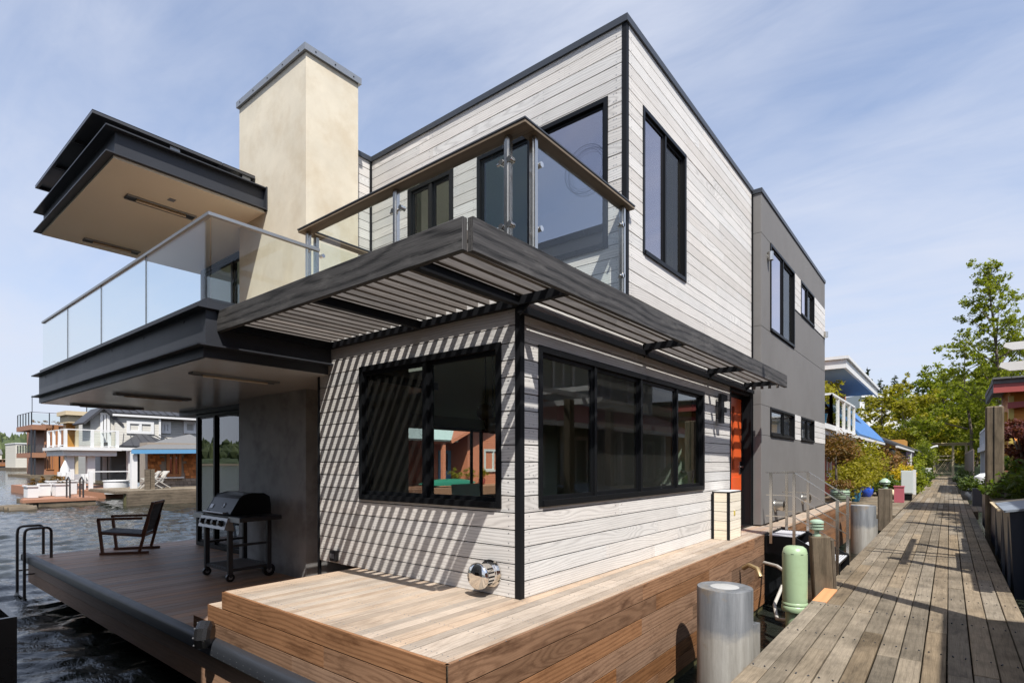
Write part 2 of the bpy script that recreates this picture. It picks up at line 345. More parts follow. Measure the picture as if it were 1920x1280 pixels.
def pile_mat():
    m, n = newmat('weathered_steel_pile'); oc = n('TexCoord').outputs['Object']; sp = n('SeparateXYZ', {0: oc})
    big = n('TexNoise', {'Vector': oc, 'Scale': 2.6, 'Detail': 6.0, 'Roughness': .65}).outputs[0]
    st = n('TexNoise', {'Vector': n('Mapping', {0: oc, 'Scale': (9, 9, .8)}).outputs[0], 'Scale': 1.0, 'Detail': 6.0, 'Roughness': .7}).outputs[0]
    band = n.ramp(n.m('ADD', n.m('MULTIPLY', sp.outputs[2], .5), n.m('MULTIPLY', big, .22)), [(.79, 1.0), (.84, 0.0)])   # old waterline coat below, bare zinc above
    c = n.mix(band, n.mix(n.ramp(st, [(.3, 0.0), (.7, 1.0)]), (.10, .108, .118), (.24, .25, .262)), n.mix(n.ramp(st, [(.3, 0.0), (.7, 1.0)]), (.21, .195, .17), (.40, .385, .35)))
    c = n.mix(n.m('MULTIPLY', n.ramp(big, [(.56, 0.0), (.66, 1.0)]), .6), c, (.24, .18, .11))
    c = n.mix(n.ramp(sp.outputs[2], [(.0, 1.0), (.45, 1.0), (.52, 0.0)]), c, (.05, .05, .03)) if False else c
    fs = n('TexNoise', {'Vector': oc, 'Scale': 38.0, 'Detail': 5.0}).outputs[0]
    bp = n('Bump', {'Strength': .12, 'Distance': .01, 'Height': fs})
    out(n, n('BsdfPrincipled', {'Base Color': c, 'Roughness': n.m('ADD', .38, n.m('MULTIPLY', st, .3)), 'Metallic': .25, 'Normal': bp.outputs[0]}).outputs[0]); return m
M['pile'] = pile_mat()
M['pile_rust'] = plain('rust_stain', (.30, .19, .09), rough=.7, var=.3)
M['green_tank'] = plain('pale_green_enamel', (.315, .42, .255), rough=.34, var=.22, scale=5, streak=.8, coat=.15, dirt=(.22, .28, .16, .45, 4), bump=.02)
M['orange_door'] = plain('orange_paint', (.72, .11, .025), rough=.35, var=.05, coat=.2)
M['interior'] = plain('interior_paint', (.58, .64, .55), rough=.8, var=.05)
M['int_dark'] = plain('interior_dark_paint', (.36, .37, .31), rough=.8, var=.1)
M['int_floor'] = wood('interior_floor', (.30, .20, .11), (.16, .1, .06), freq=30, ring=.2, fine=.3, var=.2)
M['yellow'] = plain('yellow_wood_sill', (.55, .42, .10), rough=.5)
M['glass_rail'] = glass('railing_glass', (.94, .965, .955), refl=.65)
M['glass_win'] = glass('window_glass', (.80, .84, .81), refl=1.1, minr=.01)
M['glass_dark'] = screen('screened_glass')
M['glass_sky'] = glass('coated_glass', (.5, .52, .56), refl=1.6, minr=.34, rcol=(.84, .79, .83))
M['glass_far'] = glass('far_glass', (.3, .33, .35), refl=1.6, minr=.06)
M['gas_grill'] = plain('grill_enamel', (.006, .0065, .008), rough=.3, var=.05, spec=.35)
M['grill_metal'] = plain('grill_grey_metal', (.36, .36, .37), rough=.38, metal=.8, var=.1)
M['grill_frame'] = plain('grill_frame_paint', (.03, .031, .034), rough=.4, var=.1)
M['teak'] = wood('dark_teak', (.16, .07, .04), (.07, .03, .02), freq=30, ring=.3, fine=.4, var=.1, rough=.45)
M['mesh'] = plain('woven_black_mesh', (.022, .023, .025), rough=.7, var=.2, bump=.4, bscale=160)
M['brass'] = plain('amber_glass_globe', (.10, .05, .015), rough=.1, spec=.8)
M['white'] = plain('white_paint', (.62, .615, .60), rough=.5, var=.1)
M['white_lap'] = lap('white_lap_siding', (.58, .58, .57), .13)
M['grey_lap'] = lap('grey_shingle_siding', (.36, .345, .31), .19, var=.2)
M['grey_fine'] = lap('grey_board_siding', (.20, .20, .185), .10, var=.1)
M['brown_lap'] = lap('brown_lap_siding', (.19, .085, .042), .16, var=.35)
M['red_lap'] = lap('red_lap_siding', (.40, .085, .045), .14, var=.2)
M['salmon_lap'] = lap('salmon_lap_siding', (.44, .15, .085), .13, var=.15)
M['orange_lap'] = lap('orange_lap_siding', (.62, .235, .045), .14, var=.2)
M['cream_lap'] = lap('cream_metal_siding', (.52, .49, .42), .5, var=.12, axis=2, depth=.06)
M['dark_shingle'] = lap('dark_brown_shingle_siding', (.075, .052, .04), .16, var=.5)
M['roof_dark'] = plain('dark_metal_roof', (.042, .042, .046), rough=.5, var=.2, scale=1.0, spec=.3)
M['roof_grey'] = plain('grey_asphalt_shingle', (.13, .128, .125), rough=.9, var=.5, scale=7, bump=.3, bscale=12)
M['roof_red'] = plain('red_metal_roof', (.28, .075, .05), rough=.5, var=.15)
M['roof_pale'] = plain('pale_green_metal_roof', (.40, .47, .45), rough=.45, var=.08)
M['blue_trim'] = plain('blue_paint', (.10, .27, .46), rough=.5, var=.08)
M['blue_roof'] = plain('blue_canvas', (.055, .155, .36), rough=.6, var=.15)
M['blue_soffit'] = plain('slate_blue_paint', (.16, .225, .30), rough=.6, var=.08)
M['cedar'] = plain('cedar_shingle', (.42, .16, .052), rough=.8, var=.5, scale=5, obj=.9, dirt=(.16, .07, .03, .5, 3), spec=.2)
M['cedar_grey'] = plain('greyed_cedar_shingle', (.215, .18, .145), rough=.85, var=.4, scale=5, obj=.5)
M['tan_stone'] = plain('tan_render', (.52, .42, .27), rough=.8, var=.15)
M['amber_wood'] = plain('amber_wood', (.45, .22, .05), rough=.5, var=.2)
M['terracotta_deck'] = plain('brown_dock_board', (.30, .145, .085), rough=.7, var=.3, scale=4)
M['red_paint'] = plain('dull_red_paint', (.34, .07, .06), rough=.5, var=.1)
M['pink_box'] = plain('pink_red_paint', (.40, .10, .13), rough=.6, var=.2)
M['blue_pot'] = plain('cobalt_glaze', (.02, .07, .42), rough=.15, var=.15, coat=.4)
M['teal_pot'] = plain('teal_glaze', (.02, .13, .24), rough=.18, var=.3, coat=.4)
M['green_pot'] = plain('pale_green_glaze', (.30, .40, .30), rough=.35, var=.2)
M['slate'] = plain('slate_grey_planter', (.085, .095, .11), rough=.6, var=.2)
M['navy'] = plain('navy_box_paint', (.008, .013, .028), rough=.35, var=.1)
M['lid_grey'] = plain('blue_grey_lid', (.20, .23, .27), rough=.45, var=.1)
M['util_grey'] = plain('pale_grey_cabinet', (.52, .56, .55), rough=.5, var=.06)
M['soil'] = plain('dark_soil', (.03, .022, .015), rough=.95, var=.3)
M['bark'] = plain('bark', (.11, .085, .065), rough=.9, var=.5, scale=9, bump=.5, bscale=25)
M['hull_blue'] = plain('navy_hull', (.03, .05, .10), rough=.3)
M['hull_wood'] = plain('varnished_hull', (.34, .14, .05), rough=.3, var=.2)
M['canoe'] = plain('green_canoe', (.02, .16, .10), rough=.35, var=.1)
M['concrete'] = plain('float_concrete', (.055, .055, .035), rough=.85, var=.5, scale=4)
M['algae'] = plain('algae_wet_wood', (.065, .06, .022), rough=.6, var=.6, scale=5)
M['pipe'] = plain('grey_pipe', (.42, .40, .36), rough=.5, var=.2)
M['heater'] = plain('heater_metal', (.05, .045, .04), rough=.3, metal=.8)
M['solar'] = plain('panel_backsheet', (.055, .055, .058), rough=.3, var=.1)
M['window_film'] = plain('blind_grey', (.34, .31, .28), rough=.7, var=.1)
M['lf_bright'] = foliage('spring_leaves', (.10, .125, .012), (.29, .30, .035), trans=.5)
M['lf_yellow'] = foliage('yellow_green_leaves', (.13, .125, .012), (.38, .32, .035), trans=.5)
M['lf_mid'] = foliage('mid_green_leaves', (.04, .07, .012), (.14, .175, .03))
M['lf_dark'] = foliage('conifer_needles', (.018, .032, .012), (.05, .075, .022), trans=.15)
M['lf_maple'] = foliage('red_maple_leaves', (.06, .014, .016), (.16, .05, .035), trans=.35)
M['lf_fl'] = foliage('yellow_flowers', (.42, .27, .01), (.62, .47, .02), trans=.3, c3=(.1, .14, .02))
M['lf_rust'] = foliage('rusty_flowers', (.09, .075, .02), (.24, .10, .03), trans=.3)
M['lf_hill'] = foliage('distant_trees', (.035, .055, .022), (.105, .125, .045), trans=.1)
# ------------------------------------------------------------------ water
XW, YW, D, LD, K, WZ = -2.723, 3.511, -1.113, -1.558, -1.6, -2.2
def make_water():
    m, n = newmat('lake_water')
    oc = n('TexCoord').outputs['Object']
    mp = n('Mapping', {0: oc, 'Rotation': (0, 0, .5), 'Scale': (1.0, 1.9, 1)})
    a = n('TexNoise', {'Vector': mp.outputs[0], 'Scale': 1.1, 'Detail': 5.0, 'Roughness': .55, 'Distortion': .4}).outputs[0]
    b = n('TexNoise', {'Vector': mp.outputs[0], 'Scale': 6.5, 'Detail': 4.0, 'Roughness': .6, 'Distortion': .6}).outputs[0]
    h = n.m('ADD', n.m('MULTIPLY', a, .055), n.m('MULTIPLY', b, .012))
    bp = n('Bump', {'Strength': .85, 'Distance': 1.0, 'Height': h})
    p = n('BsdfPrincipled', {'Base Color': (.016, .018, .014, 1), 'Roughness': .06, 'IOR': 1.333, 'Specular IOR Level': .5, 'Normal': bp.outputs[0]})
    out(n, p.outputs[0])
    ws = []
    for i in range(54):
        L = .17*(1.7/.17)**random.random(); th = 2.6+random.gauss(0, .6)
        ws.append((2*math.pi/L*math.cos(th), 2*math.pi/L*math.sin(th), random.random()*6.28, L*.0058))
    nr, na = 560, 300
    rad = 1.9*(95/1.9)**np.linspace(0, 1, nr)
    pa, pb = -260, 470                                   # sector of the lake seen from the dock
    def ang(px): u = (px-CXP)/FPX; return math.atan2(FW[1]+u*RT[1], FW[0]+u*RT[0])
    an = np.linspace(ang(pa), ang(pb), na)
    R, A = np.meshgrid(rad, an, indexing='ij'); X = R*np.cos(A); Y = R*np.sin(A); Z = np.zeros_like(X)
    for kx, ky, ph, am in ws: Z += am*np.sin(kx*X+ky*Y+ph)
    Z *= np.clip(1.6-R/60, .15, 1)
    mb = MB(); mb.v = np.stack([X, Y, Z+WZ+.012], -1).reshape(-1, 3).tolist()
    ii = np.arange(nr-1)[:, None]*na+np.arange(na-1)[None, :]
    mb.f = np.stack([ii, ii+na, ii+na+1, ii+1], -1).reshape(-1, 4).tolist()
    far = 4500; b0 = len(mb.v); g = [-far, -400, -120, -40, 40, 120, 400, far]
    for yy in g:
        for xx in g: mb.v.append((xx, yy, WZ-.07))
    for j in range(7):
        for i in range(7): a0 = b0+j*8+i; mb.f.append((a0, a0+1, a0+9, a0+8))
    mb.uv = [(0, 0)]*(4*len(mb.f))
    return build(mb, 'water', m, smooth=True, loc=(0, 0, WZ), kind='structure')
make_water()

# ------------------------------------------------------------------ the public dock
def ribbed():
    m = M['dock'].copy(); m.name = 'ribbed_dock_wood'; t = m.node_tree
    pr = [x for x in t.nodes if x.type == 'BSDF_PRINCIPLED'][0]; bp = [x for x in t.nodes if x.type == 'BUMP'][0]
    uv = [x for x in t.nodes if x.type == 'UVMAP'][0]
    wv = t.nodes.new('ShaderNodeTexWave'); wv.wave_type = 'BANDS'; wv.bands_direction = 'X'; wv.inputs['Scale'].default_value = 16; wv.inputs['Distortion'].default_value = .6
    t.links.new(uv.outputs[0], wv.inputs[0]); b2 = t.nodes.new('ShaderNodeBump'); b2.inputs['Strength'].default_value = .8; b2.inputs['Distance'].default_value = .01
    t.links.new(wv.outputs[1], b2.inputs['Height']); t.links.new(bp.outputs[0], b2.inputs['Normal']); t.links.new(b2.outputs[0], pr.inputs['Normal']); return m
M['ribbed'] = ribbed()
def make_dock():
    sub = MB()
    for x in (-1.17, -.35, .5): sub.box(x-.05, x+.05, 1.0, 92, K-.34, K-.045, 'y')
    for y in np.arange(2, 92, 2.4): sub.box(-1.2, .55, y-.06, y+.06, K-.5, K-.345, 'x')
    dock = build(sub, 'dock', M['old_wood'], loc=(-.3, 0, K-.5), kind='structure')
    x0, n = -1.255, 12; pw = (0.605-x0)/n; far = MB()
    for i in range(n):
        a = x0+i*pw; y = 1.0+random.random()*2.5; first = True
        segs = []
        if i == 0: segs = [(1.0, 4.55), (4.55, 7.15), (7.15, 7.95), (7.95, 8.75)]; y = 8.75
        else: segs = [(1.0, y)]
        while y < 92:
            e = y+random.choice((2.4, 3.05, 3.65, 3.65, 4.3)); segs.append((y, e)); y = e
        for k, (s, e) in enumerate(segs):
            dz = random.uniform(-.004, .004); g = .0045
            if s > 32: far.box(a+g, a+pw-g, s+.003, e-.003, K-.045, K+dz, 'y'); continue
            mb = MB(); jx = random.uniform(-.002, .002); M2 = Matrix.Translation((0, 0, 0))
            mb.cbox(a+g+jx, a+pw-g+jx, s+.003, e-.003, K-.045, K+dz, .005, 'y')
            mt = M['new_plank'] if (i == 0 and k == 2) else M['ribbed'] if (i in (4, 5, 6, 7) and random.random() < .6) else M['dock']
            build(mb, 'plank', mt, dock)
    sc = MB()
    for i in range(n):
        for yy in np.arange(2.2, 20, 1.2):
            for dx in (.035, pw-.035): sc.cyl((x0+i*pw+dx+random.uniform(-.008, .008), yy+random.uniform(-.02, .02), K), (x0+i*pw+dx, yy, K+.0055), .006, n=6)
    build(sc, 'nail_heads', M['steel'], dock, kind='stuff')
    fo = build(far, 'plank_row', M['dock'], dock, kind='stuff')
    # landing beside the dock, on the right, further along
    for i in range(7):
        mb = MB(); xx = .62+i*.155; mb.cbox(xx, xx+.147, 24.0, 27.6+random.random()*.3, K-.05, K-.03, .004, 'y'); build(mb, 'plank', M['dock'], dock)
    for x in (.7, 1.65):
        mb = MB(); mb.box(x-.06, x+.06, 24, 27.8, K-.3, K-.052, 'y'); build(mb, 'joist', M['old_wood'], dock)
    for y in np.arange(3.2, 90, 7.2):
        for x in (-.75, .2):
            mb = MB(); mb.cyl((x, y, -3.4), (x, y, K-.345), .15, n=12); build(mb, 'piling', M['old_wood'], dock)
    return dock
make_dock()

# ------------------------------------------------------------------ the white houseboat
HOUSE = thing('floating_house', 'white plank and grey panel two storey floating house with black windows and tan chimney', 'house', (-6.5, 9, WZ))
def wallparts(mb, axis, c, out_, th, a0, a1, z0, z1, ops=()):
    """solid wall with rectangular openings; outer face at c, thickness th going inwards (against out_)"""
    zs = sorted({z0, z1, *[min(max(o[i], z0), z1) for o in ops for i in (2, 3)]})
    for za, zb in zip(zs[:-1], zs[1:]):
        if zb-za < 1e-5: continue
        iv = [(a0, a1)]
        for o in ops:
            if o[2] < zb-1e-6 and o[3] > za+1e-6:
                nv = []
                for s, e in iv:
                    if o[1] <= s or o[0] >= e: nv.append((s, e)); continue
                    if o[0] > s: nv.append((s, o[0]))
                    if o[1] < e: nv.append((o[1], e))
                iv = nv
        for s, e in iv:
            if axis == 'x': mb.box(s, e, c, c-out_*th, za, zb, 'x')
            else: mb.box(c, c-out_*th, s, e, za, zb, 'y')
    return mb
def siding(parent, axis, c, out_, a0, a1, z0, z1, ops=(), bh=.14, zref=D, mat='siding', th=.018, maxlen=3.4, screws=None):
    k0 = math.floor((z0-zref)/bh+1e-6)
    k = k0
    while zref+k*bh < z1-1e-4:
        za, zb = max(zref+k*bh, z0), min(zref+(k+1)*bh, z1)
        cuts = [a0]; p = a0+random.uniform(.8, maxlen)
        while p < a1-.7: cuts.append(p); p += random.uniform(1.8, maxlen)
        cuts.append(a1)
        for s0, e0 in zip(cuts[:-1], cuts[1:]):
            zs = sorted({za, zb, *[o[i] for o in ops for i in (2, 3) if za < o[i] < zb and o[0] < e0 and o[1] > s0]})
            mb = MB(); spans = []
            for zi, zj in zip(zs[:-1], zs[1:]):
                iv = [(s0, e0)]
                for o in ops:
                    if o[2] < zj-1e-6 and o[3] > zi+1e-6:
                        nv = []
                        for s, e in iv:
                            if o[1] <= s or o[0] >= e: nv.append((s, e)); continue
                            if o[0] > s: nv.append((s, o[0]))
                            if o[1] < e: nv.append((o[1], e))
                        iv = nv
                for s, e in iv:
                    if e-s > .015: spans.append((s, e, zi, zj))
            # pieces of one row that are not cut apart by an opening stay one board
            groups = []
            for sp in spans:
                for g in groups:
                    if any(sp[0] < q[1] and sp[1] > q[0] for q in g): g.append(sp); break
                else: groups.append([sp])
            for g in groups:
                mb = MB(); dz = random.uniform(0, .0025); dp = random.uniform(-.0015, .0015)
                for s, e, zi, zj in g:
                    lo = zi+(.0048 if abs(zi-za) < 1e-6 else 0); hi = zj-(.0048 if abs(zj-zb) < 1e-6 and zb < z1-1e-4 else 0)
                    l2, r2 = s+(.001 if s > a0+1e-4 else 0), e-(.001 if e < a1-1e-4 else 0)
                    f0, f1 = c+out_*(th+dp), c+out_*.001
                    if axis == 'x': mb.box(l2, r2, f0, f1, lo, hi, 'x')
                    else: mb.box(f0, f1, l2, r2, lo, hi, 'y')
                build(mb, 'siding_board', M[mat], parent)
                if screws is not None:
                    s, e = g[0][0], g[-1][1]; h = zb-za
                    for px_ in {round(s+.07, 3), round(e-.07, 3)}:
                        for pz in (za+.03, zb-.03):
                            if axis == 'x': screws.cyl((px_, c+out_*th, pz), (px_, c+out_*(th+.0015), pz), .0055, n=6)
                            else: screws.cyl((c+out_*th, px_, pz), (c+out_*(th+.0015), px_, pz), .0055, n=6)
        k += 1
def window(parent, axis, c, out_, a0, a1, z0, z1, splits=(), fr=.055, depth=.07, glassm='glass_win', panes=None, sash=.035, proud=.012, name='window', frm='black', rail=()):
    """black framed window; frame is the part, sashes and panes are its pieces"""
    def bx(mb, s, e, d0, d1, za, zb):
        if axis == 'x': mb.box(s, e, c+out_*d0, c+out_*d1, za, zb)
        else: mb.box(c+out_*d0, c+out_*d1, s, e, za, zb, 'y')
    f = MB(); P = proud+.018
    bx(f, a0, a0+fr, P, -depth, z0, z1); bx(f, a1-fr, a1, P, -depth, z0, z1); bx(f, a0+fr, a1-fr, P, -depth, z1-fr, z1); bx(f, a0+fr, a1-fr, P+.012, -depth, z0, z0+fr)
    F = build(f, name, M[frm], parent)
    ed = [a0+fr]+[s for s in splits]+[a1-fr]
    for s in splits:
        mb = MB(); bx(mb, s-fr*.4, s+fr*.4, P-.008, -depth+.01, z0+fr, z1-fr); build(mb, 'mullion', M[frm], F)
    for i, (s, e) in enumerate(zip(ed[:-1], ed[1:])):
        s2 = s+(fr*.4 if i else 0)+.002; e2 = e-(fr*.4 if i < len(ed)-2 else 0)-.002; b0, b1 = z0+fr+.002, z1-fr-.002; off = -.012 if i % 2 else 0.002
        mb = MB(); bx(mb, s2, s2+sash, off, off-.03, b0, b1); bx(mb, e2-sash, e2, off, off-.03, b0, b1); bx(mb, s2+sash, e2-sash, off, off-.03, b0, b0+sash); bx(mb, s2+sash, e2-sash, off, off-.03, b1-sash, b1)
        build(mb, 'sash', M[frm], F)
        mb = MB(); bx(mb, s2+sash-.004, e2-sash+.004, off-.011, off-.017, b0+sash-.004, b1-sash+.004)
        build(mb, 'pane', M[panes[i] if panes else glassm], F)
    return F
SCREWS = MB()
# openings -------------------------------------------------
WF = (-4.873, -2.922, -.385, 1.008); WR = (3.759, 7.772, -.378, 1.0)
UF = (-4.893, -2.945, 2.37, 4.045); UD = (-6.284, -5.34, 1.66, 4.07); UR = (5.782, 7.088, 2.38, 4.06)
DO = (8.99, 10.10, D+.03, 1.16)
CW = XW-.018; CF = YW+.018; CU = 5.38+.018                # backing planes behind the boards
ZT = 4.755
def house_walls():
    w1 = MB(); wallparts(w1, 'x', CF, -1, .16, -5.64, CW, D, 1.62, [WF]); W1 = build(w1, 'wall', M['trim'], HOUSE)
    siding(W1, 'x', CF, -1, -5.62, XW-.05, D, 1.60, [WF], screws=SCREWS)
    w2 = MB(); wallparts(w2, 'y', CW, 1, .16, CF+.161, 10.17, D, 1.5, [WR, (DO[0], DO[1], D-.1, DO[3])]); wallparts(w2, 'y', CW, 1, .16, CU+.161, 10.17, 1.5, ZT, [UR]); wallparts(w2, 'y', CW, 1, .16, CF+.161, CU+.16, 1.5, 1.62)
    W2 = build(w2, 'wall', M['trim'], HOUSE)
    siding(W2, 'y', CW, 1, YW+.05, 8.94, D, 1.26, [WR], screws=SCREWS)
    siding(W2, 'y', CW, 1, YW+.05, 5.32, 1.26, 1.60, [])
    siding(W2, 'y', CW, 1, 5.43, 10.15, 1.26, ZT, [UR], screws=SCREWS)
    siding(W2, 'y', CW, 1, 5.32, 5.43, 1.26, 1.60, [])
    w3 = MB(); wallparts(w3, 'x', CU, -1, .16, -7.30, CW, 1.62, ZT, [UF, UD]); W3 = build(w3, 'wall', M['trim'], HOUSE)
    siding(W3, 'x', CU, -1, -7.162, XW-.05, 1.62, ZT, [UF, UD], screws=SCREWS)
    w4 = MB(); w4.box(-7.30, -7.18, 4.3, 5.395, 1.62, ZT); W4 = build(w4, 'wall', M['trim'], HOUSE)
    siding(W4, 'y', -7.18, 1, 4.802, 5.375, 1.62, ZT, [])
    # black corner trims
    def post(x0, x1, y0, y1, z0, z1): mb = MB(); mb.box(x0, x1, y0, y1, z0, z1); build(mb, 'corner_trim', M['trim'], HOUSE)
    post(XW-.05, XW+.006, YW-.006, YW+.05, D+.002, 1.6); post(XW-.05, XW+.006, 5.374, 5.43, 1.601, ZT); post(-5.66, -5.62, YW-.006, CF, LD, 1.6)
    post(-7.182, -7.142, 5.345, 5.399, 1.62, ZT); post(XW-.04, XW+.01, 10.15, 10.188, D, ZT); post(XW-.05, XW+.008, 8.94, 8.985, D, 1.26)
    # roof caps
    c = MB(); c.box(-7.182, XW+.025, 5.355, 5.60, ZT, ZT+.075); c.box(XW-.22, XW+.025, 5.60, 10.2, ZT, ZT+.075); c.box(-7.40, -7.135, 4.45, 5.355, ZT, ZT+.075)
    build(c, 'roof_cap', M['flash'], HOUSE)
    r = MB(); r.box(-7.18, XW-.2, 5.5, 16.3, ZT-.12, ZT-.02); build(r, 'roof', M['roof_dark'], HOUSE)
    t = MB(); t.box(-5.6, XW-.19, YW+.19, CU-.002, 1.48, 1.585); build(t, 'terrace_floor', M['roof_dark'], HOUSE)
    # windows
    sx = at(797, 800, y=YW).x
    wf = window(HOUSE, 'x', CF, -1, *WF, splits=(sx,), panes=['glass_dark', 'glass_win'])
    ys = [at(p, 800, x=XW).y for p in (1117, 1203, 1270)]
    window(HOUSE, 'y', CW, 1, *WR, splits=ys, panes=['glass_win', 'glass_dark', 'glass_dark', 'glass_win'])
    window(HOUSE, 'x', CU, -1, *UF, splits=(-4.02,), panes=['glass_win', 'glass_sky'], fr=.05)
    window(HOUSE, 'x', CU, -1, *UD, fr=.075, glassm='glass_win', name='terrace_door', splits=(-5.80,))
    window(HOUSE, 'y', CW, 1, *UR, splits=(6.426,), panes=['glass_sky', 'glass_dark'], fr=.045)
    # yellow sills inside
    mb = MB(); mb.box(WF[0]+.06, WF[1]-.06, CF+.08, CF+.16, WF[2]+.05, WF[2]+.07); build(mb, 'window_sill', M['yellow'], HOUSE)
    mb = MB(); mb.box(CW-.16, CW-.08, WR[0]+.06, WR[1]-.06, WR[2]+.05, WR[2]+.07, 'y'); build(mb, 'window_sill', M['yellow'], HOUSE)
    build(SCREWS, 'screw_heads', M['zinc'], HOUSE, kind='stuff')
house_walls()
def entry():
    # recess with dark linings, orange door with a glazed strip
    r = MB(); r.box(-3.06, CW-.161, 8.955, 8.985, D, 1.5); r.box(-3.06, -2.72, 10.105, 10.165, D, 1.2); r.box(-3.06, CW-.161, 8.985, 10.105, 1.165, 1.23)
    R = build(r, 'door_recess', M['black'], HOUSE)
    f = MB(); f.box(-2.92, -2.85, 8.99, 9.04, D+.03, 1.16); f.box(-2.92, -2.85, 10.05, 10.104, D+.03, 1.16); f.box(-2.92, -2.85, 9.04, 10.05, 1.11, 1.16); build(f, 'door_frame', M['black'], HOUSE)
    d = MB(); dx0, dx1 = -2.905, -2.865
    d.box(dx0, dx1, 9.045, 9.52, D+.035, 1.105); d.box(dx0, dx1, 9.66, 10.045, D+.035, 1.105); d.box(dx0, dx1, 9.52, 9.66, D+.035, -.12); d.box(dx0, dx1, 9.52, 9.66, .96, 1.105)
    for za, zb in ((-.95, -.62), (-.50, -.25)): d.box(dx1, dx1+.012, 9.5, 9.98, za, zb)
    DR = build(d, 'door', M['orange_door'], HOUSE, label='orange entrance door with narrow glass strip')
    g = MB(); g.box(-2.89, -2.882, 9.518, 9.662, -.122, .962); build(g, 'pane', M['glass_win'], DR)
    h = MB(); h.cyl((-2.865, 9.97, -.07), (-2.81, 9.97, -.07), .014, n=10); h.tube([(-2.815, 9.975, -.07), (-2.81, 9.92, -.07), (-2.805, 9.84, -.07)], .011); h.box(-2.865, -2.855, 9.93, 10.01, -.2, .02); build(h, 'handle', M['stain_st'], DR, smooth=True)
    th = MB(); th.box(-3.06, XW+.0, 8.99, 10.1, D+.001, D+.028); build(th, 'threshold', M['black'], HOUSE)
    # letter F of black steel standing off the wall
    y0, y1 = 8.226, 8.50; z1, z0 = 1.02, .585; xf = XW+.05; L = MB(); L.prism([(y0, z0), (y0+.13, z0), (y0+.13, z0+.17), (y0+.245, z0+.17), (y0+.245, z0+.245), (y0+.13, z0+.245), (y0+.13, z1-.095), (y1+.005, z1-.095), (y1+.005, z1), (y0, z1)], xf, xf+.05, 'x')
    o = build(L, 'letter_f', M['trim'], HOUSE, fix=True, label='black steel letter F')
    p = MB()
    for z in (z0+.08, z1-.08): p.cyl((XW-.005, y0+.06, z), (xf, y0+.06, z), .008, n=8)
    build(p, 'standoff', M['trim'], o)
entry()
